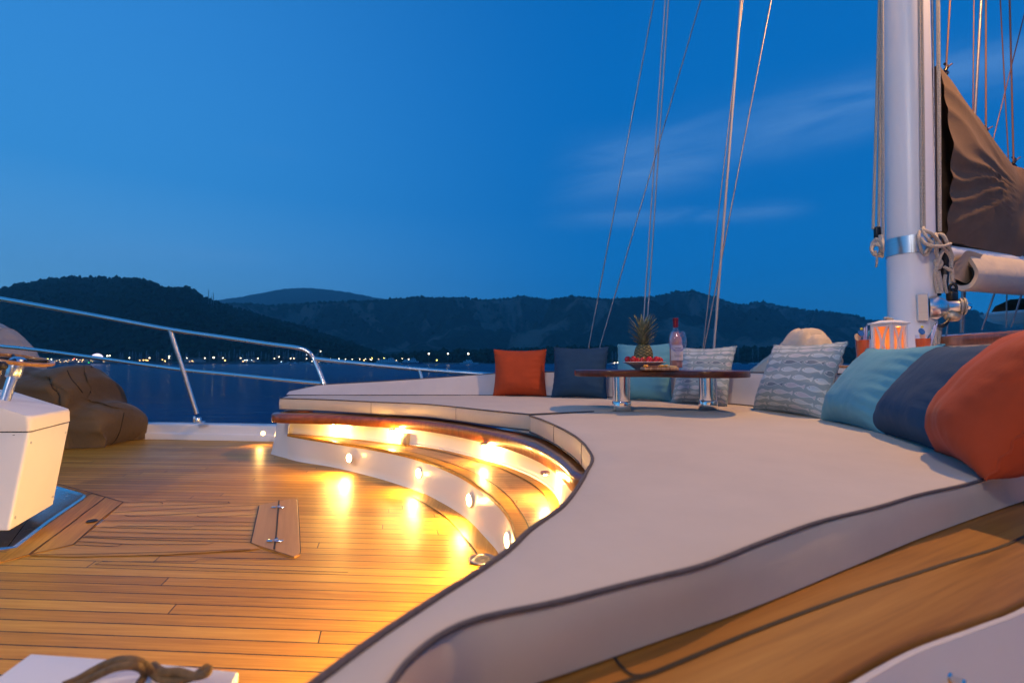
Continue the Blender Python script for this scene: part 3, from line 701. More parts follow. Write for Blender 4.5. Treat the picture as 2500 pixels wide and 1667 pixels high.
# ------------------------------------------------------------------ foreground coaming
tf = [P(1200, 1710, zt), P(1329, 1667, zt), P(1600, 1572, zt), P(1855, 1480.7, zt), P(2110, 1374, zt), P(2280, 1304, zt), P(2500, 1225, zt), Q(1.9, 1.75, zt)]
tn = [Q(.2, .52, zt), P(2004, 1667, zt), P(2195.5, 1566, zt), P(2366, 1506, zt), P(2500, 1451, zt), Q(1.3, 1.17, zt), Q(1.7, 1.42, zt), Q(2.2, 1.7, zt)]
tf = cat_rom([Q(-.22, .45, zt)] + tf, 80); tn[0] = tn[1] + (tn[1] - tn[2]) * 1.2
tn = cat_rom([tn[1] + (tn[1] - tn[2]) * 3.2] + tn, 80)
tf_in = off_line(tf, .05)
cg = E('hatch_coaming', 'teak capped white coaming in the blurred bottom right foreground', 'coaming', tn[40])
mk('teak_capping', *loft([[p + Vector((0, 0, -.01)) for p in tf_in], tf_in, tf, tn, [p + Vector((0, 0, -.004)) for p in off_line(tn, -.003)], [p + Vector((0, 0, -.016)) for p in off_line(tn, -.0035)]]), m_cap, cg)
sm = [P(1440, 1700, zt), P(1512, 1668, zt), P(1600, 1642, zt), P(1855, 1536, zt), P(2110, 1442, zt), P(2310, 1376, zt), P(2500, 1311, zt), Q(1.75, 1.6, zt)]
g = G(); g.add(*[(loft([[p + Vector((0, 0, .0016)) for p in off_line(cat_rom(sm, 60), d)] for d in (-.0035, .0035)]))][0])
g.add(*loft([[Vector((p.x, p.y, zt + .0017)) for p in off_line(cat_rom([P(1500, 1606, zt), P(1520, 1632, zt), P(1548, 1650, zt), P(1590, 1646, zt)], 20), d)] for d in (-.0025, .0025)]))
g.mk('caulk_line', m_caulk, cg)
gr = off_line(tn, -.010)
mk('groove', *loft([[p + Vector((0, 0, -.0155)) for p in off_line(tn, -.003)], [p + Vector((0, 0, -.0155)) for p in gr]]), mat('dark_groove', (.05, .022, .012), .5), cg)
lipm = mat('lip_paint', (.60, .56, .52), .4)
mk('white_lip', *loft([[p + Vector((0, 0, dz)) for p in off_line(tn, d)] for d, dz in ((-.009, -.017), (-.009, -.008), (-.011, -.006), (-.018, -.007))]), lipm, cg)
wall_o = lambda dz: -.018 - .05 * dz / .33                # the coaming's inner wall leans a little towards the viewer
mk('white_wall', *loft([[p + Vector((0, 0, -.0075 - dz)) for p in off_line(tn, wall_o(dz))] for dz in (0, .004, .03, .12, .33)]), m_whitemat, cg)
for k in range(60):
    q = P(2312, 1652, zt - .012 - k * .004); ln2 = off_line(tn, wall_o(k * .004 + .0045)); g_ = min(ln2, key=lambda r: (r.x - q.x) ** 2 + (r.y - q.y) ** 2)
    if k and (q - tn[0]).xy.length > 0 and q.y >= g_.y: break
i_ = ln2.index(g_); tt = (ln2[min(i_ + 1, 79)] - ln2[i_ - 1]).normalized(); nw = Vector((tt.y, -tt.x, .15)).normalized()
mk('snap_stud', *lathe([(.008, -.002), (.008, .004), (.0045, .006), (.0045, .013), (.0058, .016), (.0055, .02), (.001, .022)], q, nw, 16), m_steel, cg)

# rope on the white box in the bottom left
zbx = .30
bxp = [P(u, v, zbx) for u, v in ((76, 1594), (300, 1608), (582, 1637), (545, 1720), (380, 1800), (-140, 1750))]
wb = E('winch_box', 'white box top blurred in the bottom left corner under the rope', 'box', bxp[0])
mk('lid', *slab(bxp, [(.004, zbx - .03), (0, zbx - .026), (0, zbx - .004), (.003, zbx)]), m_whitemat, wb)
mk('body', *slab(inset([Vector((p.x, p.y, 0)) for p in (bxp if area2([Vector((q.x, q.y, 0)) for q in bxp]) > 0 else bxp[::-1])], .012), [(0, 0), (0, zbx - .03)]), m_whitemat, wb)
def zq(x, y): return (x / 3.675, 1560 + y / 3.675)
rp = []
for x, y, h in ((560, 420, .01), (700, 360, .012), (820, 290, .018), (950, 225, .028), (1080, 185, .04), (1200, 190, .045), (1290, 225, .035), (1360, 290, .02), (1450, 350, .012), (1580, 370, .012), (1700, 345, .014), (1790, 300, .02), (1850, 255, .03)):
    u, v = zq(x, y); rp.append(P(u, v, zbx + h))
rope = E('mooring_rope', 'olive brown rope lying in loops on the white box, bottom left', 'rope', rp[4])
g = G(); g.add(*tube(cat_rom(rp, per=8), .0060, 10))
rp2 = [P(*zq(x, y), zbx + h) for x, y, h in ((640, 440, .012), (860, 330, .026), (1050, 250, .04), (1220, 240, .04), (1300, 300, .02), (1250, 400, .011))]
g.add(*tube(cat_rom(rp2, per=8), .0055, 10))
g.mk('strand', m_brownrope, rope)
rp3 = [P(*zq(x, y), zbx + h) for x, y, h in ((1380, 230, .012), (1460, 290, .02), (1600, 290, .022), (1750, 330, .02), (1860, 300, .03), (1870, 250, .035))]
mk('strand', *tube(cat_rom(rp3, per=8), .0056, 10), m_brownrope, rope)
# ------------------------------------------------------------------ table and what stands on it
ZT = .722
tp = [(.38, 3.22), (.42, 3.07), (.56, 2.98), (.76, 2.96), (.88, 2.89), (.98, 2.79), (1.12, 2.75), (1.25, 2.83), (1.335, 3.0), (1.335, 3.17), (1.24, 3.31), (1.06, 3.36), (.92, 3.43), (.75, 3.52), (.55, 3.5), (.42, 3.4)]
tpl = cat_rom([Q(*p) for p in tp], 120, True)
tb = E('low_table', 'low varnished mahogany table on two chrome legs standing on the sunbed', 'table', Q(.9, 3.2, zc))
mk('table_top', *slab(tpl, round_rings(ZT - .037, ZT, .006, 3)), m_mahdark, tb, sharp=1.2)
for (u, v) in ((1518, 1003), (1729, 1000.5)):
    q = P(u, v, zc); q.z = zc + .003
    lg = mk('leg', *lathe([(.0535, 0), (.055, .003), (.055, .052), (.0535, .055), (.0515, .0555), (.0515, .203)], q, (0, 0, 1), 40), m_chrome, tb)
    mk('collar', *lathe([(.0535, 0), (.0535, .012), (.075, .0135), (.075, .0155)], q + Vector((0, 0, .188)), (0, 0, 1), 32), m_chrome, lg)
ZS = ZT + .0012
pc = at(1573, 900, 3.17); pc.z = ZS
pl = E('fruit_plate', 'shallow white footed plate of strawberries on the table', 'plate', pc)
mk('bowl', *lathe([(.03, 0), (.052, .0), (.055, .004), (.062, .008), (.092, .030), (.124, .0435), (.127, .046), (.124, .048), (.09, .036), (.055, .018), (.001, .014)], pc, (0, 0, 1), 48), mat('white_porcelain', (.78, .74, .74), .2, Coat_Weight=.5), pl)
def strawberry(c, s, seed, label):
    b = NB('strawberry_skin_%d' % seed) if False else None
    e = E('strawberry', label, 'strawberry', c, 'strawberries on the plate')
    rnd = random.Random(seed); tilt = Matrix.Rotation(rnd.uniform(.8, 1.5), 4, 'X') @ Matrix.Rotation(rnd.uniform(0, 6), 4, 'Z'); spin = Matrix.Rotation(rnd.uniform(0, 6.3), 4, 'Z')
    pr = [(.001, -.021), (.006, -.018), (.012, -.010), (.0155, 0), (.0165, .007), (.0145, .013), (.008, .0155), (.001, .016)]
    vs, fs = lathe([(r * s, h * s) for r, h in pr], (0, 0, 0), (0, 0, 1), 16)
    Mx = spin @ tilt
    mk('berry', [Mx @ v + c for v in vs], fs, m_straw, e)
    g = G()
    for k in range(6):
        a = k * pi / 3
        g.add([Mx @ (Vector((cos(a + d) * r, sin(a + d) * r, h)) * s) + c for r, d, h in ((.002, 0, .0165), (.008, .25, .018), (.015, 0, .0165), (.008, -.25, .018))], [(0, 1, 2, 3)])
    g.mk('leaf_cap', m_leaf, e)
b = NB('strawberry_skin'); vor = b.n('TexVoronoi'); vor.inputs['Scale'].default_value = 260; b.set(vor.inputs['Vector'], b.obj())
m_straw = b.bsdf(b.ramp(vor.outputs['Distance'], [(0., (.60, .30, .06)), (.16, (.50, .012, .012)), (1., (.42, .008, .010))]), .25, 0., b.bump(vor.outputs['Distance'], .4, .002))
m_leaf = mat('leaf_green', (.07, .13, .03), .5, var=.3, vs=80.)
for i, (dx, dy, s) in enumerate(((-.10, .0, 1.15), (-.075, -.055, 1.25), (-.03, -.078, 1.1), (.005, -.088, 1.15), (.052, -.072, 1.15), (.088, -.03, .95), (-.085, .055, 1.1), (.09, .03, 1.), (-.045, -.035, 1.2), (.05, -.03, 1.0))):
    r = sqrt(dx * dx + dy * dy)
    strawberry(pc + Vector((dx, dy * .9, .030 + max(r - .07, 0) * .4 + .019)), s, i, ['ripe strawberry at the left end of the plate', 'big strawberry in front, second on the plate', 'strawberry left of the pineapple foot on the plate', 'strawberry just before the pineapple on the plate', 'strawberry right of the pineapple on the plate', 'small strawberry at the right end of the plate', 'strawberry at the far left rim of the plate', 'strawberry at the far right rim of the plate', 'strawberry close against the pineapple, its left side', 'strawberry close against the pineapple, its right side'][i])
# pineapple
pa = at(1571, 880, 3.2); pa.z = pc.z + .0165
pp_ = E('pineapple', 'whole pineapple with a tall leafy crown standing on the fruit plate', 'pineapple', pa)
H, rows = .135, []
SG, RW = 64, 56
for i in range(RW + 1):
    t = i / RW; r0 = .054 * (sin(pi * (.10 + .82 * t)) ** .38) * (1.02 - .08 * t)
    if i in (0, RW): r0 = .012
    row = []
    for k in range(SG):
        a = 2 * pi * k / SG
        U = a / (2 * pi) * 9; V = t * 7
        p1 = (U + V) % 1; p2 = (U - V) % 1
        d = min(min(p1, 1 - p1), min(p2, 1 - p2)) * 2
        eye = 1 - exp(-d * 5)
        row.append(pa + Vector((cos(a) * (r0 + .0042 * eye), sin(a) * (r0 + .0042 * eye), H * t)))
    rows.append(row)
b = NB('pineapple_skin'); o = b.obj(); s = b.sep(o)
an = b.math('MULTIPLY', b.math('ARCTAN2', s[1], s[0]), 9 / (2 * pi)); V = b.math('MULTIPLY', s[2], 7 / H)
def tri(x): return b.math('PINGPONG', x, .5)
dd = b.math('MULTIPLY', b.math('MINIMUM', tri(b.math('ADD', an, V)), tri(b.math('SUBTRACT', an, V))), 2.)
cc = b.ramp(dd, [(0., (.022, .028, .008)), (.16, (.04, .045, .012)), (.36, (.20, .15, .045)), (.72, (.30, .24, .09)), (.86, (.22, .19, .10)), (1., (.10, .07, .03))])
cc = b.mix(b.maprange(b.noise(o, 26., 3), .35, .65, 0, .55), cc, (.07, .085, .03))
mk('fruit', *loft(rows, True, False, True), b.bsdf(cc, .5, 0., b.bump(dd, .5, .003)), pp_)
g = G(); rnd = random.Random(5); ct = pa + Vector((0, 0, H - .012))
ANG = 2.39996
for i in range(54):
    t = i / 53; a = i * ANG + rnd.uniform(-.2, .2); L = (.055 + .085 * t ** .8) * rnd.uniform(.85, 1.15); base = ct + Vector((cos(a) * .014 * (1 - .5 * t), sin(a) * .014 * (1 - .5 * t), .0 + .075 * t))
    out = .95 * (1 - t) ** .8 + .16 + rnd.uniform(-.05, .08); up = 1.0
    pts = []; p = base.copy(); d = Vector((cos(a) * out, sin(a) * out, up)).normalized(); st = L / 7
    for k in range(8):
        pts.append(p.copy()); p = p + d * st; d = (d + Vector((cos(a) * .05, sin(a) * .05, -.05 * (1 - t)))).normalized()
    side = Vector((-sin(a), cos(a), 0)); w0 = .0125 * rnd.uniform(.85, 1.15) + .003 * t
    vs = []
    for k, q in enumerate(pts):
        w = w0 * (1 - (k / 7) ** 1.7) + .0004; tt = (pts[min(k + 1, 7)] - pts[max(k - 1, 0)]).normalized(); nn_ = side.cross(tt)
        vs += [q - side * w - nn_ * w * .35, q + nn_ * .0012, q + side * w - nn_ * w * .35, q - nn_ * .0016]
    fs = []
    for k in range(7):
        for j in range(4): fs.append((k * 4 + j, k * 4 + (j + 1) % 4, k * 4 + 4 + (j + 1) % 4, k * 4 + 4 + j))
    g.add(vs, fs)
b = NB('pineapple_leaf'); s = b.sep(b.obj())
m_pl = b.bsdf(b.mix(b.maprange(b.noise(b.obj(), 60., 3), .3, .7), (.085, .12, .075), (.22, .25, .17)), .5)
g.mk('crown', m_pl, pp_)
# snack board
bc = at(1609, 902, 2.92); bc.z = ZS
bd = E('serving_board', 'thin striped wooden board of cheese and dried fruit on the table', 'serving board', bc)
b = NB('striped_board'); s = b.sep(b.obj()); rr = b.white(b.comb(b.math('FLOOR', b.math('MULTIPLY', s[0], 110.)), 0., 0.))
mk('board', *box(bc + Vector((0, 0, .0085)), (.185, .11, .015), -.05, .005, 3), b.bsdf(b.ramp(rr, [(0., (.16, .065, .03)), (.5, (.34, .18, .09)), (1., (.45, .27, .15))]), .4), bd)
m_apr = mat('apricot', (.75, .33, .03), .45, var=.15, vs=60., Subsurface_Weight=.2, Subsurface_Radius=(.01, .004, .002))
m_chz = mat('cheese', (.72, .50, .22), .5, var=.1, vs=60.); m_nut = mat('nut_brown', (.22, .08, .03), .5, var=.4, vs=120.)
zb_ = .0165
for i, (x, y) in enumerate(((-.078, -.02), (-.066, .02), (.004, -.02), (.02, .012), (.036, -.012))):
    tag(mk('dried_apricot', *ico(bc + Vector((x, y, zb_ + .007)), .0145, 2, (1, .9, .52), .3, i), m_apr, None, origin=bc + Vector((x, y, zb_))), ['orange dried apricot at the left end of the serving board', 'dried apricot behind the leftmost one on the serving board', 'dried apricot in the middle of the serving board', 'dried apricot behind the middle one on the board', 'dried apricot right of the middle on the board'][i], 'apricot', 'snacks on the serving board')
for i in range(12):
    x, y = -.05 + (i % 6) * .0085, -.025 + (i // 6) * .022 + .004 * sin(i * 3)
    tag(mk('almond', *ico(bc + Vector((x, y, zb_ + .004)), .0068, 2, (1.2, .75, .62), .2, i), m_nut, None, origin=bc + Vector((x, y, zb_))), 'brown nut in the heap between the dried apricots on the board', 'nut', 'nuts on the serving board')
for i in range(3):
    c = bc + Vector((.052 + i * .014, -.012 + .006 * i, zb_ + .0045)); Mx = Matrix.Rotation(.2 * i - .2, 4, 'Z') @ Matrix.Rotation(.18, 4, 'Y')
    tag(mk('cheese_slice', *box(c, (.026, .034, .007), 0, .001, 1, Mx), m_chz, None, smooth=False, origin=c), ['pale cheese slice lowest in the row on the board', 'middle pale cheese slice in the row on the board', 'pale cheese slice at the right end of the board'][i], 'cheese', 'cheese on the serving board')
# wine bottle
wc = at(1651, 905, 3.32); wc.z = ZS
wbt = E('wine_bottle', 'clear bottle of rose wine with a dark red capsule on the table', 'bottle', wc)
m_glass = glassm('clear_glass', (.97, .97, 1.), .0, 1.45)
bp = [(.030, 0), (.0385, .003), (.0405, .01), (.0405, .165), (.038, .19), (.030, .212), (.0205, .236), (.0158, .255), (.0148, .27), (.0148, .306), (.0165, .308), (.0165, .316), (.0145, .318)]
inn = [(r - .0028, h) for r, h in bp[3:][::-1]] + [(.0375, .012), (.03, .008), (.001, .012)]
mk('glass_body', *lathe(bp + inn, wc, (0, 0, 1), 32, False), m_glass, wbt)
mk('wine', *lathe([(.001, .0145), (.030, .011), (.0371, .015), (.0371, .165), (.0348, .189), (.027, .211), (.018, .234), (.001, .2345)], wc, (0, 0, 1), 32), mat('rose_wine', (.90, .40, .27), .05, Transmission_Weight=.3, IOR=1.05), wbt)
mk('capsule', *lathe([(.0155, .262), (.0157, .29), (.0162, .30), (.0172, .306), (.0172, .3185), (.015, .320), (.001, .3205)], wc, (0, 0, 1), 28, False), mat('capsule_foil', (.22, .008, .025), .3, .25), wbt)
gl = G()
lr = [[wc + Vector((sin(a) * .0413, -cos(a) * .0413, z)) for a in np.linspace(-1.15, 1.15, 24)] for z in (.055, .10, .15)]
gl.add(*loft(lr)); gl.mk('paper_label', mat('paper_label', (.62, .56, .56), .6, var=.1, vs=30.), wbt)
m_print = mat('label_print', (.10, .09, .12), .6)
g = G()
for z, w, hgt in ((.128, .45, .004), (.117, .7, .0025), (.085, .6, .002), (.078, .5, .002)):
    g.add(*loft([[wc + Vector((sin(a) * .0416, -cos(a) * .0416, z + dz)) for a in np.linspace(-w, w, 16)] for dz in (0, hgt)]))
g.mk('label_print', m_print, wbt)
# wine glass
gc = at(1655.5, 907, 2.93); gc.z = ZS
wg = E('wine_glass', 'empty stemmed wine glass in front of the rose bottle', 'wine glass', gc)
op = [(.033, .0), (.033, .0014), (.012, .004), (.0045, .009), (.0035, .02), (.0033, .085), (.006, .094), (.022, .105), (.038, .122), (.0465, .143), (.0485, .158), (.046, .178), (.040, .20), (.0355, .2145)]
ip = [(.0346, .2145), (.039, .20), (.045, .178), (.0475, .158), (.0455, .1435), (.037, .123), (.021, .1065), (.001, .102)]
mk('bowl_and_stem', *lathe(op + ip, gc, (0, 0, 1), 40), m_glass, wg)
mk('rim', *tube([gc + Vector((cos(a) * .03505, sin(a) * .03505, .2146)) for a in np.linspace(0, 2 * pi, 40, False)], .0006, 6, True), m_glass, wg)

# ------------------------------------------------------------------ ledge, lantern, cocktails, right coaming
LZ = .745
lo = [Q(1.80, 3.22), Q(1.93, 2.9), Q(1.99, 2.45), Q(1.99, 2.1), Q(1.92, 1.75), Q(2.6, 1.6), Q(3.0, 2.6), Q(3.0, 3.7), Q(2.3, 3.62), Q(1.98, 3.46)]
le = E('side_ledge', 'white moulded ledge with thin wood edge behind the right pillows', 'ledge', Q(2.3, 2.7, 0))
mk('body', *slab(cat_rom(lo, 90, True), [(0, 0.), (0, LZ - .075), (0, LZ - .012), (.012, LZ)]), m_white, le)
lc = [Vector((p.x, p.y, 0)) for p in cat_rom(lo, 90, True)]
if area2(lc) < 0: lc.reverse()
g = G(); 
for z in (LZ - .002, LZ - .082): g.add(*tube([Vector((p.x, p.y, z)) for p in lc], .0065, 8, True))
g.mk('wood_edge', wood_mat('ledge_wood', ((.35, .16, .06), (.45, .23, .10), (.55, .31, .15)), rough=.35, coat=.4), le)
ln = at(2170, 800, 3.02); ln.z = LZ + .0005
lt = E('candle_lantern', 'white wooden lantern with curved lattice sides and a lit candle', 'lantern', ln)
s_, hh = .052, .225
Rz = Matrix.Rotation(radians(16), 4, 'Z')
def L3(x, y, z): return ln + Rz @ Vector((x, y, z))
for sx in (-1, 1):
    for sy in (-1, 1): mk('post', *box(L3(sx * s_, sy * s_, hh / 2 + .012), (.016, .016, hh), radians(16), .0015, 1), m_whitemat, lt, smooth=False)
mk('base', *box(L3(0, 0, .006), (.128, .128, .012), radians(16), .002, 1), m_whitemat, lt, smooth=False)
g = G(); Mz = Matrix.Rotation(radians(16), 4, 'Z')
g.add(*box(L3(0, 0, hh + .005), (.118, .118, .014), radians(16), .001, 1)); g.add(*box(L3(0, 0, hh + .0165), (.142, .142, .009), radians(16), .002, 1))
a4 = [[L3(sx * q, sy * q, z) for sx, sy in ((-1, -1), (1, -1), (1, 1), (-1, 1))] for q, z in ((.062, hh + .0205), (.03, hh + .034))]
g.add(*loft(a4, True, False, True)); g.mk('roof', m_whitemat, lt, smooth=False)
for f_ in range(4):
    Rf = Matrix.Rotation(f_ * pi / 2, 4, 'Z')
    g = G()
    for sg in (-1, 1):
        rows = []
        for t in np.linspace(0, 1, 15):
            z = .012 + hh * t; xx = sg * (.006 + .034 * (abs(2 * t - 1.05) ** 1.6))
            rows.append([L3(*(Rf @ Vector((xx + a, -s_ + c, z)))) for a, c in ((-.0048, -.004), (.0048, -.004), (.0048, .004), (-.0048, .004))])
        g.add(*loft(rows, True, False, True))
    g.mk('lattice', m_whitemat, lt, smooth=False)
b = NB('amber_pane'); d1 = b.n('BsdfTranslucent'); d1.inputs[0].default_value = (.95, .62, .30, 1); d2 = b.n('BsdfDiffuse'); d2.inputs[0].default_value = (.8, .5, .2, 1); mx = b.n('MixShader'); mx.inputs[0].default_value = .35
b.t.links.new(d1.outputs[0], mx.inputs[1]); b.t.links.new(d2.outputs[0], mx.inputs[2]); b.t.links.new(mx.outputs[0], b.out.inputs[0]); m_amber = b.m
for f_ in range(4):
    Rf = Matrix.Rotation(f_ * pi / 2, 4, 'Z'); q = (Rf @ Vector((0, -s_ + .007, .012 + hh / 2)))
    mk('pane', *box(L3(*q), (.09, .0015, hh - .004 - (.03 if f_ == 0 else 0)), radians(16) + f_ * pi / 2), m_amber, lt, smooth=False)
cd = mk('candle', *lathe([(.028, 0), (.028, .088), (.025, .092), (.001, .089)], L3(0, 0, .0125), (0, 0, 1), 20), mat('candle_wax', (.8, .6, .35), .5, Subsurface_Weight=.3, Subsurface_Radius=(.02, .01, .005)), lt)
mk('flame', *lathe([(.001, 0), (.006, .006), (.0075, .014), (.004, .028), (.0005, .04)], L3(0, 0, .105), (0, 0, 1), 12), emit('flame', (1., .55, .12), 60.), cd)
pld = bpy.data.lights.new('candle_light', 'POINT'); pld.energy = 3.; pld.color = (1., .50, .14); pld.shadow_soft_size = .01; plo = link(bpy.data.objects.new('candle_light', pld)); plo.location = L3(0, 0, .135)
hr_ = [L3(.0 + .022 * cos(a), .012 * sin(a) * cos(a) * 2, hh + .037 + .012 * abs(sin(a * .5))) for a in np.linspace(0, 2 * pi, 22, False)]
mk('rope_handle', *tube(hr_, .0045, 8, True), m_rope, lt)
m_drink = mat('orange_drink', (.95, .13, .015), .1, Subsurface_Weight=.3, Subsurface_Radius=(.02, .006, .002))
def cocktail(c, label, lean):
    e = E('cocktail_glass', label, 'cocktail', c, 'orange cocktails on the ledge')
    mk('tumbler', *lathe([(.026, 0), (.0275, .003), (.034, .165), (.0325, .165), (.0262, .008), (.001, .007)], c, (0, 0, 1), 28), m_glass, e)
    mk('drink', *lathe([(.001, .009), (.0256, .0095), (.0315, .145), (.001, .145)], c, (0, 0, 1), 28), m_drink, e)
    for k, dx in enumerate((-.006, .006)):
        p0 = c + Vector((dx, -.005, .02)); p1 = c + Vector((dx + lean, -.012, .215 + .008 * k))
        mk('straw', *tube([p0, p1], .0032, 8), mat('straw_lilac', (.62, .60, .80), .4), e)
    mk('fruit_slice', *lathe([(.020, -.002), (.020, .002), (.001, .002)], c + Vector((-.033 if lean < .05 else -.01, -.01, .16)), (.3, -1, .1), 18), mat('citrus', (.85, .55, .28), .5), e)
    mk('fruit_slice', *lathe([(.017, -.002), (.017, .002), (.001, .002)], c + Vector((-.015, -.012, .182)), (.1, -1, .3), 16), mat('cherry_blue', (.05, .16, .40), .4), e)
    mk('cocktail_pick', *tube([c + Vector((.022, 0, .14)), c + Vector((.034 + lean * .3, -.004, .195))], .004, 6), mat('pick_teal', (.02, .28, .45), .4), e)
    mk('garnish_flag', *ico(c + Vector((-.012, -.012, .206)), .009, 1, (1, .6, .8)), mat('yellow_garnish', (.85, .65, .03), .5), e)
q = at(2106, 850, 2.95); q.z = LZ + .0005; cocktail(q, 'orange cocktail with upright straws left of the lantern', .012)
q = at(2254, 850, 2.78); q.z = LZ + .0005; cocktail(q, 'orange cocktail with leaning straws to the right of the lantern', .06)
# coaming with mahogany cap on the right
rc = E('cabin_coaming', 'white cabin side with a broad mahogany cap at the right edge', 'coaming', Q(2.5, 2.8, LZ))
ca = [at(2285, 826, 3.25), at(2350, 818.5, 3.0), at(2420, 811, 2.78), at(2500, 802, 2.55), at(2640, 786, 2.2), at(2900, 760, 1.8)]
ca = cat_rom(ca, 30); zcap = sum(p.z for p in ca[:22]) / 22
ca = [Vector((p.x, p.y, zcap)) for p in ca]
prf = [(.0, -.058), (.004, -.062), (.0, -.05), (-.002, -.012), (.004, -.003), (.014, 0), (.10, .002), (.11, -.006), (.11, -.06)]
rows = [[p + Vector((0, 0, dz)) for p in off_line(ca, -d)] for d, dz in prf]
if off_line(ca, -.1)[5].x < ca[5].x: rows = [[p + Vector((0, 0, dz)) for p in off_line(ca, d)] for d, dz in prf]
mk('mahogany_cap', *loft(rows), m_mahog, rc)
sgn = -1 if off_line(ca, -.1)[5].x > ca[5].x else 1
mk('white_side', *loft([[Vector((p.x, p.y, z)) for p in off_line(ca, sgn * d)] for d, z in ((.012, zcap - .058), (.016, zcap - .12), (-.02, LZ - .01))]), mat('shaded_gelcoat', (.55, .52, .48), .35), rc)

# ------------------------------------------------------------------ mast and its gear
MD = 3.37
mx0 = at(2219.5, 700, MD); mx = Vector((mx0.x, mx0.y, .3)); mtop = at(2211, 0, MD)
ax = Vector((mtop.x - mx0.x, 0.02, mtop.z - mx0.z)).normalized()
def mp(z): return mx + ax * ((z - mx.z) / ax.z)
RM = .1235
ms = E('mast', 'thick white mast rising behind the right-hand pillows', 'mast', mx)
mk('tube', *lathe([(RM, 0), (RM, 3), (RM * .98, 9), (RM * .8, 14)], mx, ax, 64), m_mast, ms)
bz = mp(1.50)
bnd = mk('steel_band', *lathe([(RM + .0005, -.056), (RM + .005, -.055), (RM + .005, .055), (RM + .0005, .056)], bz, ax, 64, False), m_brushed, ms)
aa = radians(-128); d_ = Vector((cos(aa), sin(aa), 0))
mk('band_seam', *tube([bz + d_ * (RM + .0048) + ax * -.054, bz + d_ * (RM + .0048) + ax * .054], .0012, 6), m_black, bnd)
# sail track on the aft side
BD = Vector((.90, .44 * K, 0)).normalized()
tk = [mp(z) + BD * (RM + .012) for z in (1.15, 1.6, 2.2, 6, 12)]
mk('sail_track', *tube(tk, .014, 6), mat('track_alloy', (.45, .44, .46), .35, .8), ms)
# reefing winch: mounting box, bell housing, drum, end disc
wq = at(2262, 752, MD - .10); wa = Vector((.86, -.50, 0)).normalized()
wn = E('mast_winch', 'polished reefing winch bolted to the side of the mast', 'winch', wq)
side_ = Vector((-wa.y, wa.x, 0))
mz = Matrix.Rotation(atan2(wa.y, wa.x), 4, 'Z')
mk('mounting_box', *box(wq - wa * .03, (.055, .15, .165), 0, .004, 2, mz), m_brushed, wn, smooth=False)
mk('housing', *lathe([(.062, .0), (.073, .006), (.073, .05), (.066, .058), (.05, .085), (.041, .095), (.036, .10), (.0355, .155)], wq, wa, 40), mat('winch_steel', (.85, .80, .74), .3, 1.), wn)
mk('end_disc', *lathe([(.036, .15), (.050, .153), (.051, .158), (.050, .162), (.042, .163), (.042, .168), (.051, .169), (.052, .175), (.049, .18), (.02, .182)], wq, wa, 40), mat('winch_disc', (.30, .27, .24), .5), wn)
mk('knob', *lathe([(.02, .182), (.022, .188), (.02, .20), (.012, .208), (.001, .21)], wq, wa, 24), m_chrome, wn)
mk('motor_bracket', *ico(wq + wa * .12 + Vector((0, 0, -.055)), .045, 2, (1.1, .8, .8), .25, 3), mat('cast_metal', (.55, .42, .28), .4, .5, bump=(30., .5, .004)), wn)

# halyards on the mast
def rope_line(name, label, pts, r, m, parent=None, grp=None, per=8):
    vs, fs = tube(cat_rom(pts, per=per), r, 8); o = mk(name, vs, fs, m, parent, origin=None if parent is not None else pts[0])
    if parent is None: tag(o, label, 'rope', grp)
    return o
def mw(u, v, dD=0.): return at(u, v, MD + dD)
TOPV = -60
hl_ = [((2131.5, 560, -.02), (2148.5, TOPV, -.02), 'leftmost taut halyard beside the left edge of the mast'), ((2145.5, 556, -.03), (2152, TOPV, -.03), 'taut halyard between the leftmost one and the mast'), ((2156, 615, -.06), (2153.5, TOPV, -.06), 'taut halyard lying against the left edge of the mast'),
       ((2250, 556, -.16), (2243, TOPV, -.16), 'left one of two halyards running down the front right of the mast'), ((2257, 556, -.155), (2250, TOPV, -.155), 'right one of two halyards running down the front right of the mast'), ((2294, 566, -.06), (2289.5, TOPV, -.06), 'thick pale halyard in front of the brown sail cover'), ((2283, 572, -.03), (2275.5, TOPV, -.03), 'thin dark line hanging beside the sail track')]
for i, (a, c, lb) in enumerate(hl_):
    rope_line('halyard', lb, [mw(a[0], a[1], a[2]), mw((a[0] + c[0]) / 2 + .3, (a[1] + c[1]) / 2, a[2]), mw(c[0], c[1], c[2])], (.0085, .0085, .0085, .007, .007, .0105, .006)[i], m_rope if i != 6 else m_wire, None, 'halyards along the mast', 4)
cl = E('rope_coil', 'coiled rope hanging with its block on the left of the mast', 'rope', mw(2137, 620, -.04))
rnd = random.Random(11)
g = G(); g.add(*box(mw(2142, 568, -.03), (.035, .03, .075), 0, .008, 2)); g.mk('block', m_black, cl)
for k in range(4):
    pts = []
    for i in range(26):
        a = 2 * pi * i / 26 + k; r1, r2 = 15 + 3 * sin(k * 2.1), 20 + 4 * cos(k)
        pts.append(mw(2140 + r1 * .78 * cos(a) + rnd.uniform(-1, 1), 602 + k * 3 + r2 * .8 * sin(a), -.05 - .012 * k + .01 * sin(2 * a)))
    mk('loop', *tube(pts, .0078, 8, True), m_rope, cl)
mk('tail', *tube(cat_rom([mw(2137, 612, -.09), mw(2141, 632, -.09), mw(2139, 652, -.06)]), .006, 8), m_rope, cl)
g = G()
for k in range(5): g.add(*tube(cat_rom([mw(2147 + k * 2, 575, -.06), mw(2150 + k * 1.5, 600, -.09 - .01 * k), mw(2145 + k * 2.5, 628, -.07)]), .007, 8))
g.mk('gasket_turn', m_rope, cl)
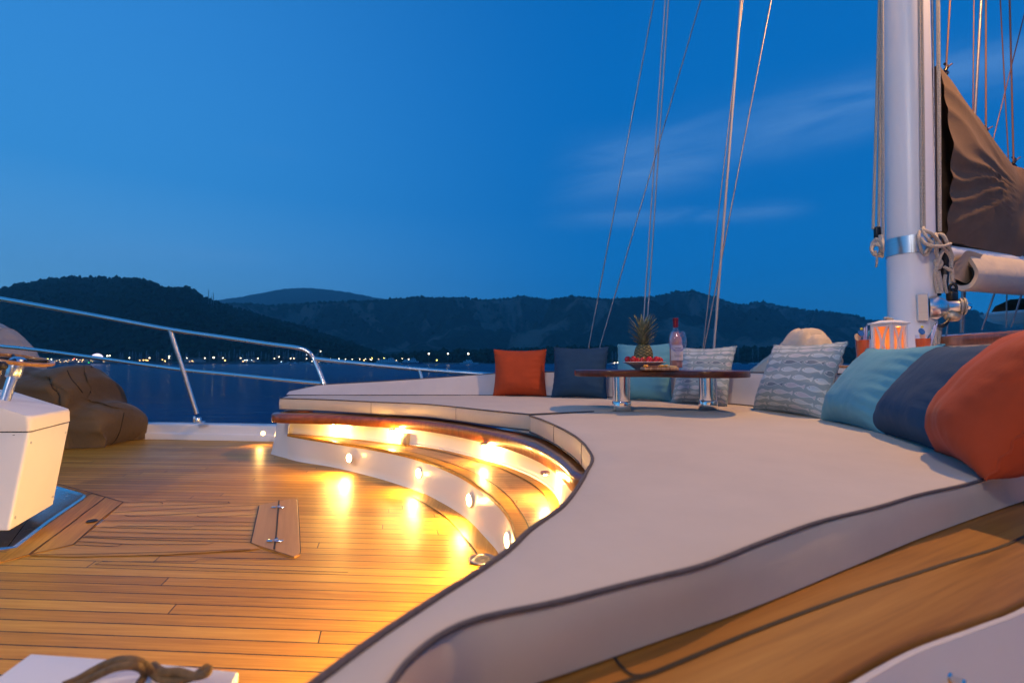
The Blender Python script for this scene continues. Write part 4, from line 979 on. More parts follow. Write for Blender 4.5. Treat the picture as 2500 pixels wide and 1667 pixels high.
# knotted halyard tails at the gooseneck
hk = E('knotted_rope', 'tangle of knotted rope tails hanging on the right of the mast', 'rope', mw(2285, 600, -.12))
def wig(pts, r, nm='strand', m=None): mk(nm, *tube(cat_rom([mw(*z9(x, y), d) for x, y, d in pts], per=7), r, 8), m or m_rope, hk)
wig([(755, 75, -.16), (770, 110, -.19), (850, 150, -.20), (930, 230, -.18), (1000, 330, -.16), (1060, 390, -.14), (1090, 470, -.13), (1085, 560, -.13)], .0095)
wig([(715, 120, -.17), (700, 200, -.19), (710, 290, -.19), (750, 380, -.18), (800, 400, -.18), (850, 300, -.19), (870, 230, -.19)], .009)
wig([(730, 200, -.20), (780, 270, -.22), (880, 300, -.23), (990, 300, -.22), (1080, 270, -.20)], .0095)
wig([(740, 100, -.18), (800, 200, -.21), (850, 260, -.21), (800, 340, -.20), (760, 390, -.19)], .008)
wig([(930, 160, -.12), (990, 170, -.15), (1040, 260, -.16), (1075, 350, -.14), (1100, 420, -.13)], .0105)
wig([(900, 150, -.12), (920, 250, -.17), (910, 340, -.18), (930, 440, -.17), (970, 500, -.16), (940, 560, -.15), (900, 500, -.17), (920, 450, -.18)], .011)
wig([(985, 360, -.16), (950, 430, -.17), (925, 520, -.17), (905, 600, -.16), (900, 700, -.14), (930, 860, -.13)], .011)
wig([(925, 600, -.16), (945, 700, -.15), (965, 860, -.14)], .014)
wig([(1000, 540, -.14), (1060, 580, -.15), (1100, 610, -.14), (1100, 690, -.13), (1120, 720, -.12)], .009)
wig([(1110, 420, -.13), (1085, 500, -.12), (1100, 600, -.12), (1110, 690, -.12)], .009)
wig([(1020, 640, -.13), (1010, 740, -.13), (1035, 860, -.12)], .009)
wig([(900, 1240, -.16), (905, 1330, -.17), (900, 1420, -.17), (915, 1500, -.17)], .011)
wig([(930, 1240, -.15), (945, 1330, -.16), (940, 1400, -.16), (925, 1480, -.17)], .011)
wig([(955, 1250, -.14), (960, 1320, -.14), (950, 1390, -.15)], .009)
wig([(1060, 1200, -.17), (1020, 1250, -.2), (960, 1260, -.2), (905, 1225, -.18)], .006, 'dark_lashing', m_black)
wig([(1085, 1130, -.17), (1040, 1200, -.2), (980, 1240, -.2), (930, 1240, -.18)], .006, 'dark_lashing', m_black)
gn = E('gooseneck', 'black gooseneck fitting between the mast and the boom', 'boom fitting', mw(2300, 640, -.02))
m_dark = mat('dark_metal', (.03, .028, .028), .4, .6)
g = G(); g.add(*tube([mw(2284, 575, .0), mw(2286, 640, .0), mw(2284, 722, .0)], .028, 8)); g.add(*tube([mw(2312, 600, -.03), mw(2308, 650, -.03), mw(2303, 710, -.03)], .022, 8)); g.mk('fork', m_dark, gn)
for k, (x, y) in enumerate(((1110, 820), (1110, 880))):
    mk('shackle', *tube([mw(*z9(x + 42 * cos(a), y + 48 * sin(a) - 20), -.08) for a in np.linspace(0, 2 * pi, 18, False)], .0085, 8, True), m_dark, gn)
mk('pin_block', *box(mw(*z9(1100, 905), -.08), (.06, .04, .06), .3, .01), m_dark, gn)

# ------------------------------------------------------------------ boom, sail cover and furled sail
B0 = mp(1.5) + BD * (RM + .05)
nB = Vector((BD.y, -BD.x, 0))                            # towards the camera
def onB(u, v, off=0.):                                   # point of the boom's vertical plane seen at u, v
    d = ray(u, v); o_ = Vector((0, 0, CZ)); b0 = B0 + nB * off
    t = (b0 - o_).dot(nB) / d.dot(nB); return o_ + d * t
cv = E('sail_cover', 'dark brown canvas sail cover falling from the mast along the boom', 'sail cover', onB(2300, 600))
topc = cat_rom([onB(*p) for p in ((2278, 165), (2292, 185), (2312, 212), (2348, 262), (2392, 325), (2430, 375), (2452, 402), (2500, 432), (2580, 470), (2700, 510))], 70)
botc = cat_rom([onB(*p) for p in ((2290, 590), (2320, 596), (2360, 606), (2430, 624), (2500, 640), (2600, 665), (2720, 690), (2860, 715))], 70)
foc = onB(2445, 470)
def fold(p):
    dx = (p - foc).dot(BD); dz = p.z - foc.z; a = atan2(dz, -dx); r = sqrt(dx * dx + dz * dz)
    amp = min(r / .25, 1) * (1. if -1.1 < a < 1.0 else .3) * exp(-((a + .15) / .75) ** 2)
    s_ = sin(a * 15 + 2.5 * noise.noise((a * 2, r * 2, 0))); f1 = (1 - 2 * abs(s_) ** .9) * .0115 * amp
    f1 += .012 * noise.noise((dx * 4, dz * 4, 1)) + .03 * noise.noise((dx * 1.2, dz * 1.2, 5))
    if dx > 0: f1 += .02 * sin(dx * 22 - dz * 14) * min(dx / .2, 1)
    return f1
g = G(); rows_f, rows_b = [], []
NR = 60
for j in range(NR + 1):
    t = j / NR
    th = .085 * sin(pi * min(max(.06 + .9 * (1 - t), 0), 1)) ** .6 + .01
    rf, rb = [], []
    for p, q in zip(topc, botc):
        w = p.lerp(q, t); f_ = fold(w)
        rf.append(w + nB * (th + f_)); rb.append(w - nB * (th - f_ * .5))
    rows_f.append(rf); rows_b.append(rb)
ring = rows_f + rows_b[::-1]
mk('cover', *loft(ring, False, True), m_sailbrown, cv)
mk('hem', *tube([p + nB * .02 for p in topc], .006, 6), m_sailbrown, cv)
mk('luff_edge', *tube([onB(2279, 170, .06), onB(2284, 400, .08), onB(2290, 585, .07)], .009, 8), mat('cover_edge', (.04, .03, .025), .8), cv)
# furled pale sail slung under the cover
fu = E('furled_sail', 'pale furled sail roll slung below the brown sail cover', 'sail', onB(2400, 670))
ctr = [onB(2352, 668, .03), onB(2400, 672, .03), onB(2450, 677, .03), onB(2500, 682, .03), onB(2620, 694, .03), onB(2800, 708, .03)]
ctr = cat_rom(ctr, 24)
def section(c, k, r=.115, tw=1.):
    out = []
    for i in range(28):
        a = 2 * pi * i / 28; rr = r * (1 + .05 * noise.noise((cos(a) * 1.3, sin(a) * 1.3, k * .5)))
        z = sin(a) * rr * 1.05; x = cos(a) * rr * .8
        if z > 0: z *= 1.25; x *= 1 - .35 * z / (r * 1.3)
        out.append(c + nB * x + Vector((0, 0, z)))
    return out
rows = [section(c, i) for i, c in enumerate(ctr)]
rows = [[rows[0][i].lerp(ctr[0], .32) - BD * .005 for i in range(28)]] + [[p - BD * .012 for p in [q.lerp(ctr[0], .06) for q in rows[0]]]] + rows
mk('roll', *loft(rows, True), fabric('pale_sailcloth', (.58, .50, .42), var=.06, wr=.6, wscale=8., stretch=(1, 1, .5)), fu)
inner = [[c + nB * cos(2 * pi * i / 24) * .052 + Vector((0, 0, sin(2 * pi * i / 24) * .062 - .012)) for i in range(24)] for c in (ctr[0] - BD * .008, ctr[0] + BD * .05, ctr[0] + BD * .3)]
m_rollin = mat('roll_shade', (.05, .05, .05), .7, var=.2, vs=8.)  # near-black cloth: the shade inside the roll's opening is put into the colour
mk('roll_end', *loft(inner, True), m_rollin, fu)
mk('roll_core', *lathe([(.045, 0), (.03, .002), (.001, .004)], ctr[0] + BD * .2 + Vector((0, 0, -.012)), -BD, 20), m_rollin, fu)
g = G()
cp_ = [onB(2332, 640, .1), onB(2345, 628, .1), onB(2362, 612, .09), onB(2400, 622, .09)]
lowr = [onB(2330, 697, .02), onB(2356, 708, .03), onB(2400, 704, .05), onB(2440, 708, .05)]
rows = [cat_rom(cp_, 16), cat_rom([onB(2328, 655, .04), onB(2340, 650, .05), onB(2358, 640, .06), onB(2385, 640, .07)], 16), cat_rom([onB(2329, 680, .02), onB(2340, 684, .02), onB(2352, 690, .02), onB(2372, 695, .02)], 16)]
mk('loose_clew', *loft(rows), mat('clew_cloth', (.52, .42, .31), .8, bump=(9., .5, .02)), fu)
bo = E('boom', 'pale round boom hidden between the sail cover and the furled sail', 'boom', onB(2330, 625))
mk('spar', *tube([onB(2300, 618), onB(2400, 630), onB(2800, 680)], .055, 16), m_mast, bo)
# lazy jacks and other rigging right of the mast
rj = [((2308, 195), (2322, -40), .006, 'short thick line holding the peak of the brown sail cover'), ((2378, 318), (2398, -40), .009, 'pale line running up from the middle of the sail cover'), ((2407, 350), (2407, -40), .006, 'dark red line with a tied knot above the sail cover'), ((2475, 420), (2464, -40), .006, 'dark line from the lower sail cover at the right edge'), ((2463, 410), (2440, -40), .004, 'faint thin line right of the knotted one'), ((2419, 365), (2512, -10), .004, 'thin slanting line crossing the others at the right edge'), ((2375, 300), (2378, -40), .004, 'faint vertical line behind the pale one')]
m_redline = mat('dark_red_line', (.16, .075, .075), .7)
for (a, c, r, lb) in rj:
    tag(mk('lazy_jack', *tube([onB(*a), onB(*c)], r, 8), m_redline if r < .009 else m_wire, None, origin=onB(*a)), lb, 'rigging line', 'lazy jacks above the sail cover')
g = G()
for (u, v, s) in ((2310, 172, 1.), (2407, 325, 1.1), (2476, 400, 1.)):
    e = E('tied_knot', 'dark tied knot at the foot of a line, ' + ('at the peak of the cover' if u < 2350 else 'in the middle of the cover' if u < 2450 else 'at the right edge of the photo'), 'knot', onB(u, v))
    mk('turns', *tube([onB(u + 4 * sin(i * 1.3) * s, v + 26 - i * 3.2, .012 * cos(i * 1.3)) for i in range(14)], .0085, 8), m_dark, e)
    mk('tail', *tube(cat_rom([onB(u, v + 2), onB(u + 7 * s, v - 10, .01), onB(u + 15 * s, v - 16, .02)]), .0045, 6), m_redline, e)

# ------------------------------------------------------------------ shrouds
TOPM = mp(15.5)
sh = [((1435, 859), (1597, 0), .006, m_wire, 'leftmost thin shroud in the middle of the photo'), ((1461, 859), (1711, 0), .006, m_wire, 'steeply slanting shroud that crosses the pair of lines'), ((1571, 787), (1624, 0), .0065, m_wirelight, 'left line of the close pair above the pineapple'), ((1580.5, 787), (1632, 0), .0065, m_wirelight, 'right line of the close pair above the pineapple'),
      ((1715, 859), (1814, 0), .006, m_wire, 'thin shroud beside the thick bright one, to its left at the foot'), ((1717.5, 859), (1883, 0), .007, m_wire, 'rightmost slanting shroud of the middle group'), ((1742, 860), (1809, 0), .012, m_wirelight, 'thick bright shroud of the middle group')]
cpts = []
for (a, c, r, m_, lb) in sh:
    p0 = at(*a, 5.0); p1 = at(*c, 4.62); d = (p1 - p0)
    a0 = p0 - d * ((p0.z - .14) / d.z)
    tag(mk('shroud', *tube([a0, p0 + d * 1.6], r, 8), m_, None, origin=a0), lb, 'shroud', 'shrouds on the far side')

# ------------------------------------------------------------------ canvas covers, dinghy
def canvas(name, label, cat_, sil, D, depth, m, crease, base_v=None, part='cover', seed=0, zmin=None):
    """closed cloth body: silhouette (top line) from left to right, swept round in depth"""
    topl = cat_rom([at(u, v, D) for u, v in sil], 60)
    zb = zmin if zmin is not None else min(p.z for p in topl) - .02
    rows = []; NA = 28
    for j in range(NA):
        a = pi * j / (NA - 1)                            # 0 front foot .. pi back foot
        row = []
        for i, p in enumerate(topl):
            t = i / 59; w = depth * (sin(pi * min(max(t * .96 + .02, 0), 1)) ** .45)
            zz = zb + (p.z - zb) * sin(a) ** .55
            q = Vector((p.x, p.y - cos(a) * w, zz))
            n_ = noise.noise((p.x * 2.2 + seed, a * 1.4, seed)) * .045 - crease * max(0, 1 - 5 * abs(noise.noise((p.x * 3.1 + a * 1.6 + seed, a * 1.9 - p.x * 2.2, seed + 3)))) ** 1.5
            q += Vector((0, -cos(a), sin(a))) * n_ * .8
            row.append(q)
        rows.append(row)
    e = E(name, label, cat_, Vector((topl[30].x, topl[30].y, zb)))
    mk(part, *loft(rows), m, e)
    return e, rows
e, rows = canvas('covered_ventilator', 'bag-like beige canvas cover peaked behind the fish print pillow', 'canvas cover', [(1832, 915), (1838, 902), (1852, 893), (1880, 870), (1905, 848), (1925, 826), (1944, 804), (1970, 801.5), (1998, 807), (2008, 822), (2013, 840), (2012, 870), (2016, 905)], 4.25, .24, m_beige, .055, seed=4, zmin=.45)
mk('drawstring', *tube([p + Vector((0, 0, .05)) for p in rows[3]], .006, 6), m_rope, e)
e, rows = canvas('covered_raft', 'beige canvas covered bundle beyond the guard rail, far left', 'canvas cover', [(-160, 900), (-140, 800), (-60, 772), (0, 795), (30, 810), (52, 830), (66, 848), (80, 872), (86, 905)], 5.6, .35, m_beige, .03, seed=9, zmin=.2)
mk('strap', *tube([p.lerp(q, .02) for p, q in zip([r_[40] for r_ in rows], [r_[41] for r_ in rows])], .008, 6), m_rope, e)

# bean bag: a slumped panelled sack, high back at the left and a low seat at the right
sil = [(-70, 1010), (-62, 940), (-40, 893), (0, 886), (50, 892), (85, 903), (110, 906), (150, 899), (190, 894), (212, 895), (226, 905), (241, 915), (252, 924), (256, 940), (258, 960), (264, 974), (278, 979), (296, 981), (314, 991), (326, 1003), (332, 1020), (330, 1042), (322, 1060), (312, 1074), (303, 1086)]
topl = cat_rom([at(u - 22 * max(0, (u - 150) / 180.), v, 5.1) for u, v in sil], 150)
rows = []; NA = 60
for j in range(NA):
    a = pi * j / (NA - 1); row = []
    for i, p in enumerate(topl):
        t = i / 149; w = .36 * (sin(pi * min(max(t * .955 + .03, 0), 1)) ** .33)
        s_a = sin(a)
        seat = min(max((t - .52) / .12, 0), 1) * min(max((.97 - t) / .1, 0), 1)
        zz = (p.z) * s_a ** .42
        fl_ = 1 - .10 * max(0, .5 - s_a)                        # tucked foot
        q = Vector((p.x, p.y - cos(a) * w * fl_ * (1 + .10 * sin(pi * min(s_a * 1.1, 1))), max(zz, .004)))
        d_ = Vector((0, -cos(a), s_a * .8))
        nx, ny = p.x * 1.5, zz * 2.2
        sag = .028 * noise.noise((nx * 1.1, ny, 2.)) + .010 * noise.noise((nx * 3 + ny * 2.4, ny * 2.2 - nx, 6.)) + .005 * noise.noise((nx * 7 + ny * 3, ny * 6, 1.)); val = 0
        q += d_ * (sag - val) * min(1, s_a * 2.2)
        row.append(q)
    rows.append(row)
# the deep fold between the flopped back and the seat
pts, fs = loft(rows)
def z33(x, y): return (x / 4.753, 780 + y / 4.753)
folds = [([(925, 545), (940, 640), (985, 750), (1040, 860), (1075, 965)], -.15, 6.), ([(1085, 965), (1190, 1005), (1300, 1040), (1420, 1062), (1560, 1040)], -.11, 5.), ([(960, 930), (1050, 965)], -.09, 6.),
         ([(600, 670), (760, 760), (880, 850), (1000, 930)], .035, 9.), ([(1195, 650), (1180, 760), (1130, 880), (1085, 965)], .08, 6.), ([(860, 905), (1000, 975), (1200, 1035), (1400, 1095)], .030, 7.),
         ([(540, 690), (640, 800), (690, 900), (690, 1060)], -.022, 4.), ([(780, 580), (850, 700), (950, 840)], -.018, 4.), ([(760, 1130), (1000, 1160), (1300, 1170)], -.014, 8.), ([(780, 1250), (1050, 1290), (1330, 1280)], .014, 8.), ([(820, 1390), (1100, 1400), (1330, 1390)], -.016, 7.), ([(300, 640), (480, 700), (620, 690)], -.03, 6.), ([(200, 760), (420, 800), (600, 800)], .02, 8.), ([(1440, 1075), (1420, 1190), (1380, 1330), (1290, 1450)], -.02, 3.5)]
folds = [(resample([Vector((*z33(*q), 0)) for q in f_[0]], 24), f_[1], f_[2]) for f_ in folds]
for k_, p in enumerate(pts):
    if p.y > topl[60].y + .02: continue
    u_, v_ = 1250 + F * p.x / p.y, 884 - F * (p.z - CZ) / p.y
    for ln_, dep, wid in folds:
        d2 = min((u_ - q.x) ** 2 + (v_ - q.y) ** 2 for q in ln_)
        if d2 < 9 * wid * wid: p.y -= dep * exp(-d2 / (wid * wid))
be = E('bean_bag', 'large slumped brown bean bag lying on the deck against the bulwark', 'bean bag', at(200, 1090, 4.9))
be.location.z = 0; OFF[be.name] = be.location.copy()
mk('bag', pts, fs, m_bean, be)
from mathutils.bvhtree import BVHTree
bvh = BVHTree.FromPolygons(pts, fs)
def onbag(u, v):
    d = ray(u, v).normalized(); h = bvh.ray_cast(Vector((0, 0, CZ)), d); return h[0] - d * .003 if h[0] is not None else None
def z33(x, y): return (x / 4.753, 780 + y / 4.753)
for ln in ([(1440, 1080), (1420, 1180), (1390, 1300), (1340, 1400), (1280, 1450)], [(570, 670), (610, 790), (680, 860), (700, 1000), (690, 1060)], [(780, 590), (830, 690), (900, 770), (960, 850)]):
    pl_ = [onbag(*z33(*q)) for q in cat_rom([Vector((*q, 0)) for q in ln], 24).__iter__().__class__([Vector((q.x, q.y)) for q in cat_rom([Vector((*q, 0)) for q in ln], 24)])] if False else [onbag(*z33(q.x, q.y)) for q in cat_rom([Vector((*q, 0)) for q in ln], 24)]
    pl_ = [p for p in pl_ if p is not None]
    if len(pl_) > 3: mk('seam', *tube(pl_, .004, 6), mat('bag_seam', (.03, .02, .012), .9), be)

# dinghy on the cabin roof at the far right
di = E('dinghy', 'white dinghy under a brown cover beyond the mahogany cap, far right', 'dinghy', at(2460, 795, 6.2))
kp_ = [at(2404, 767, 6.0), at(2450, 765, 6.0), at(2500, 764, 6.0), at(2700, 760, 6.1), at(2950, 758, 6.3)]
gun = cat_rom(kp_, 40); rows = []
for k in range(12):
    t = k / 11; row = []
    for i, p in enumerate(gun):
        s = i / 39; bowk = min(s / .22, 1) ** .5
        drop = .155 * t * (0.35 + .65 * bowk); inn_ = .05 * t * t
        y0 = .42 * bowk
        row.append(Vector((p.x + .07 * t * (1 - bowk), p.y - y0 * (1 - .55 * t ** 2.2) + .0, p.z - drop)))
    rows.append(row)
back_ = [[Vector((q.x, gun[i].y * 2 - q.y, q.z)) for i, q in enumerate(r_)] for r_ in rows]
mk('hull', *loft(rows + back_[::-1]), mat('dinghy_hull', (.62, .58, .54), .4), di)
mk('gunwale', *tube(rows[0], .016, 8), m_whitemat, di)
mk('cover', *loft([[Vector((p.x + .1, p.y - .36 * k, p.z + .01 + h)) for p in gun[4:]] for k, h in ((1, 0), (.8, .09), (.3, .15), (-.3, .16), (-.8, .1), (-1, 0))]), m_sailbrown, di)
cr_ = E('cabin_roof', 'cabin roof under the dinghy, hidden behind the mahogany cap', 'cabin roof', Q(4.6, 5.4, LZ))
mk('roof', *box(Q(5.6, 5.9, .9), (2.4, 1.6, .30), .1, .05, 3), m_whitemat, cr_)
for (a, c, r) in (((2432, 704), (2397, 805), .008), ((2458, 706), (2457, 800), .006), ((2500, 700), (2468, 800), .008), ((2353, 700), (2348, 812), .018), ((2318, 770), (2308, 830), .008)):
    tag(mk('stay', *tube([at(*a, 5.2), at(*c, 5.2)], r, 8), m_wire, None, origin=at(*c, 5.2)), {2432: 'thin slanting stay left of the dinghy bow', 2458: 'upright thin stay in front of the dinghy', 2500: 'slanting stay before the dinghy cover at the right edge', 2353: 'grey upright post below the furled sail', 2318: 'short thin stay beside the mast winch'}[a[0]], 'stay', 'stays under the boom')

# ------------------------------------------------------------------ steering console
pf = [P(0, 1345.7, 0), P(*zb(160, 1330), 0), P(*zb(480, 1080), 0), P(*zb(800, 860), 0), P(*zb(825, 830), 0), P(*zb(800, 810), 0), P(*zb(560, 742), 0), P(-160, 1175, 0), P(-330, 1345, 0)]
co = E('helm_console', 'white helm console with sloping lid and small wheel, left edge', 'helm console', Vector((-2.3, 2.5 * K, 0)))
pl2 = cat_rom(pf, 120, True)
mk('base_plate', *slab(pf, [(.0, .0), (0, .006), (.012, .012), (.03, .008), (.034, .007)]), m_steel, co, sharp=.6)
zlo, zhi = .075, .455
A0, A1 = P(*zb(85, 1150), zlo), P(*zb(512, 898), zlo); T0, T1 = P(71.5, 1056, zhi), P(171, 1030.6, zhi)
lowp = [A0, A1, A1 + Vector((-.5, .22, 0)), A0 + Vector((-.62, -.0, 0))]; upp = [T0, T1, T1 + Vector((-.48, .2, 0)), T0 + Vector((-.62, .0, 0))]
def rounded(poly, r, n=5):
    out = []
    N_ = len(poly)
    for i in range(N_):
        a, p, c = poly[i - 1], poly[i], poly[(i + 1) % N_]; d1 = (a - p).normalized(); d2 = (c - p).normalized()
        for k in range(n + 1):
            t = k / n; out.append((p + d1 * r * (1 - t) ** 2 + d2 * r * t ** 2))
    return out
rows = [rounded(lowp, .012), rounded([p.lerp(q, .02) for p, q in zip(lowp, upp)], .016), rounded(upp, .018)]
rows = [[p + (sum(rows[0], Vector()) / len(rows[0]) - p) * .03 - Vector((0, 0, .006)) for p in rows[0]]] + rows
m_cons = mat('console_gelcoat', (.80, .76, .70), .38, var=.03, vs=3., bump=(2., .05, .02))
mk('body', *loft(rows, True, False, True), m_cons, co, sharp=.7)
def lift(p, z): return Vector((p.x, p.y, z))
cx = sum(upp, Vector()) / 4
ub = [p + (p - cx) * .012 for p in upp]
zA, zB = .516, .514
lidb = [lift(p, zhi + .006) for p in ub]; topz = [zA, zB, .60, .66]
lidt = [lift(p, z) for p, z in zip(ub, topz)]; lidt[2] = P(30, 958, .605); lidt[3] = lidt[0] + Vector((-.62, .02, .185))
lidt2 = [p + (sum(lidt, Vector()) / 4 - p) * .045 + Vector((0, 0, .009)) for p in lidt]
rows = [rounded(lidb, .02), rounded([lift(p, p.z - .004) for p in lidt], .03), rounded([p.lerp(q, .35) + Vector((0, 0, .004)) for p, q in zip(lidt, lidt2)], .03), rounded(lidt2, .03)]
mk('lid', *loft(rows, True, False, True), m_cons, co, sharp=.9)
mk('lid_gap', *loft([rounded([lift(p, zhi - .001) for p in [q + (cx - q) * .02 for q in upp]], .016), rounded([lift(p, zhi + .009) for p in [q + (cx - q) * .02 for q in upp]], .016)], True), m_black, co)
for fx_, fz_ in ((.08, .10), (.92, .10), (.08, .88), (.92, .88)):
    q_ = A0.lerp(A1, fx_).lerp(T0.lerp(T1, fx_), fz_); n_ = (A1 - A0).cross(T0 - A0).normalized()
    if n_.x < 0: n_ = -n_
    mk('screw', *lathe([(.0065, -.002), (.0065, .0015), (.004, .0028), (.001, .0028)], q_, n_, 10), m_brushed, co)
dq = P(*zb(140, 252), 0); d = ray(*zb(140, 252)); nf = Vector((0, -1, 0))
mk('key_hole', *lathe([(.007, -.01), (.007, .002), (.001, .002)], at(35.5, 1064.5, T0.y / K) + Vector((0, -.002, 0)), (0.02, -1, .0), 14), m_black, co)
# wheel on its column
hub = at(45, 878, 2.62); foot_ = at(8, 990, 2.55)
axw = Vector((.21, .005, .97)).normalized()
stc = mk('column', *tube([foot_ - (hub - foot_) * .15, hub - (hub - foot_) * .15], .020, 20), m_brushed, co)
mk('column_collar', *lathe([(.024, -.05), (.0285, -.045), (.03, .0), (.03, .03), (.02, .035)], hub - (hub - foot_) * .18, hub - foot_, 20), m_brushed, co)
wh = mk('wheel_hub', *lathe([(.03, -.03), (.034, -.02), (.034, .0), (.02, .012), (.001, .014)], hub, axw, 24), m_brushed, co)
wx, wy, wz = frame_axis(axw); RWH = .125
ringp = [hub + (wx * cos(a) + wy * sin(a)) * RWH for a in np.linspace(0, 2 * pi, 60, False)]
mk('wheel_rim', *tube(ringp, .0105, 12, True), wood_mat('wheel_rim_wood', ((.22, .10, .025), (.36, .18, .05), (.45, .25, .08)), rough=.3, coat=.8), co)
for k in range(5):
    a = k * 2 * pi / 5 + .35; dv = wx * cos(a) + wy * sin(a)
    mk('wheel_spoke', *tube([hub + dv * .03, hub + dv * .07 - wz * .006, hub + dv * (RWH - .006)], .0085, 8), m_dark, co)
mk('throttle_knob', *lathe([(.0, -.02), (.016, -.018), (.024, -.006), (.024, .006), (.014, .018), (.001, .02)], at(2, 893, 2.4), (.2, -.1, 1), 18), m_black, co)
mk('throttle_lever', *tube([at(2, 893, 2.4), at(-12, 940, 2.42), at(-20, 985, 2.45)], .009, 8), m_steel, co)
# ------------------------------------------------------------------ sea, hills, shore
HAZE = 1.7e-4; DH = 170.
def far(u, v, Y): return at(u, v, Y / K)
def farz(u, Y, z): p = at(u, 884, Y / K); return Vector((p.x, p.y, z))
b = NB('sea_water'); o = b.obj()
w1 = b.noise(b.mapping(o, rot=(0, 0, .25), scale=(.55, 1.5, 1)), 1.0, 5, .6, .4)
w2 = b.noise(b.mapping(o, rot=(0, 0, -.2), scale=(.16, .5, 1)), 1.0, 3, .5)
w3 = b.noise(b.mapping(o, scale=(.012, .03, 1)), 1.0, 3, .55)
nr = b.bump(w2, .6, .7, b.bump(w1, 1., .75))
colr = b.mix(b.maprange(w3, .35, .65), (.0015, .045, .135), (.002, .06, .17))
m_sea = b.bsdf(colr, b.maprange(w3, .3, .7, .13, .20), 0., nr, IOR=1.33, Specular_IOR_Level=.3, Specular_Tint=(.35, .8, 1., 1))
S = 3700
kind(mk('sea', [(-S, -300, SEA_Z), (S, -300, SEA_Z), (S, 6100, SEA_Z), (-S, 6100, SEA_Z)], [(0, 1, 2, 3)], m_sea, smooth=False), 'structure')

def interp(tab, u):
    if u <= tab[0][0]: return tab[0][1]
    for (a, va), (c, vc) in zip(tab, tab[1:]):
        if u <= c: t = (u - a) / (c - a); return va + (vc - va) * t
    return tab[-1][1]
V2 = 2500 / 2352
def hillmat(name, c1, c2, rock=None, rs=.006, thr=.58):
    b = NB(name); o = b.obj()
    n1 = b.noise(o, .03, 6, .65); n2 = b.noise(o, .005, 4, .6)
    c = b.mix(b.maprange(n1, .35, .65), c1, c2); c = b.mix(b.maprange(n2, .4, .65, 0., .5), c, tuple(x * .5 for x in c1))
    if rock:
        r1 = b.noise(b.mapping(o, scale=(1, 1, .55)), rs, 7, .68, .5)
        c = b.mix(b.maprange(r1, thr, thr + .07), c, rock)
    return b.bsdf(c, .95, 0., b.bump(b.noise(o, .05, 6, .7), .9, 14.), Specular_IOR_Level=.1)
def hill(name, ridge, Y0, Y1, m, seed, amp, nu=420, nt=70, u0=None, u1=None, gully=1.):
    ridge = [(a * V2, c * V2) for a, c in ridge]; u0 = u0 if u0 is not None else ridge[0][0]; u1 = u1 if u1 is not None else ridge[-1][0]
    vs = []; fs = []; zsh = SEA_Z - .5
    sp_ = cat_rom([Vector((a, c, 0)) for a, c in ridge], per=10); tab = [(p.x, p.y) for p in sp_]
    for i in range(nu + 1):
        u = u0 + (u1 - u0) * i / nu
        v = interp(tab, u); zr = far(u, v, Y1).z
        for j in range(nt + 1):
            t = j / nt * 1.25
            if t <= 1:
                Y = Y0 + (Y1 - Y0) * t; prof = t ** .92
                z = zsh + (zr - zsh) * prof
            else: Y = Y1 + (Y1 - Y0) * (t - 1) * 1.5; z = zr - (zr - zsh) * (t - 1) * 1.6
            p = farz(u, Y, z); q = Vector((p.x, p.y, 0)) * (1 / (Y1 * .16)) + Vector((seed, seed, 0))
            env = sin(pi * min(t, 1)) if t < 1 else 0
            n_ = noise.noise(q * 1.0) + .5 * noise.noise(q * 2.1) + .28 * (1 - 2 * abs(noise.noise(q * 4.3))) + .14 * noise.noise(q * 9)
            p.z += amp * n_ * env * gully * (zr - zsh) * .33
            fin = noise.noise(Vector((p.x, p.y, 0)) * (1 / (Y1 * .006))) * .012 + noise.noise(Vector((p.x, p.y, 3)) * (1 / (Y1 * .0025))) * .009
            p.z += fin * zr * (min(t, 1) ** .5)
            if t < 1: p.z = min(p.z, CZ + (zr - CZ) * Y / Y1 - 1.5)
            vs.append(p)
    for i in range(nu):
        for j in range(nt): a = i * (nt + 1) + j; fs.append((a, a + nt + 1, a + nt + 2, a + 1))
    kind(mk(name, vs, fs, m, recalc=False), 'structure')
    return tab, vs
ridgeA = [(-420, 760), (-300, 735), (-150, 700), (-60, 678), (0, 664), (40, 653), (100, 644), (140, 640), (180, 638), (230, 639), (280, 641), (330, 648), (350, 655), (380, 663), (410, 662), (432, 662), (450, 675), (480, 692), (520, 702), (560, 714), (620, 734), (680, 748), (740, 768), (800, 788), (850, 806), (900, 824), (930, 838)]
ridgeB = [(380, 735), (430, 715), (500, 702), (560, 700), (620, 703), (680, 700), (760, 696), (840, 694), (905, 690), (935, 687), (960, 684), (1010, 687), (1060, 685), (1095, 690), (1130, 690), (1165, 688), (1200, 683), (1230, 687), (1260, 690), (1290, 686), (1320, 683), (1360, 687), (1400, 690), (1430, 688), (1460, 686), (1490, 684), (1520, 680), (1550, 674), (1580, 672), (1600, 673), (1620, 678), (1660, 690), (1690, 700), (1715, 701), (1750, 697), (1775, 700), (1800, 706), (1830, 711), (1860, 715), (1900, 718), (1940, 723), (1975, 729), (2000, 738), (2060, 735), (2120, 722), (2180, 713), (2230, 714), (2280, 728), (2340, 742), (2420, 754), (2560, 772), (2680, 805), (2800, 848)]
ridgeC = [(300, 730), (400, 712), (460, 697), (490, 690), (540, 683), (600, 672), (640, 665), (680, 661), (710, 662), (740, 664), (800, 672), (850, 682), (880, 686), (930, 692), (1000, 700), (1100, 706), (1250, 700), (1300, 696), (1350, 690), (1400, 692), (1500, 700), (1700, 720), (2000, 740)]
mA = hillmat('wooded_hill', (.020, .030, .016), (.034, .046, .024), (.06, .04, .03), .02, .66)
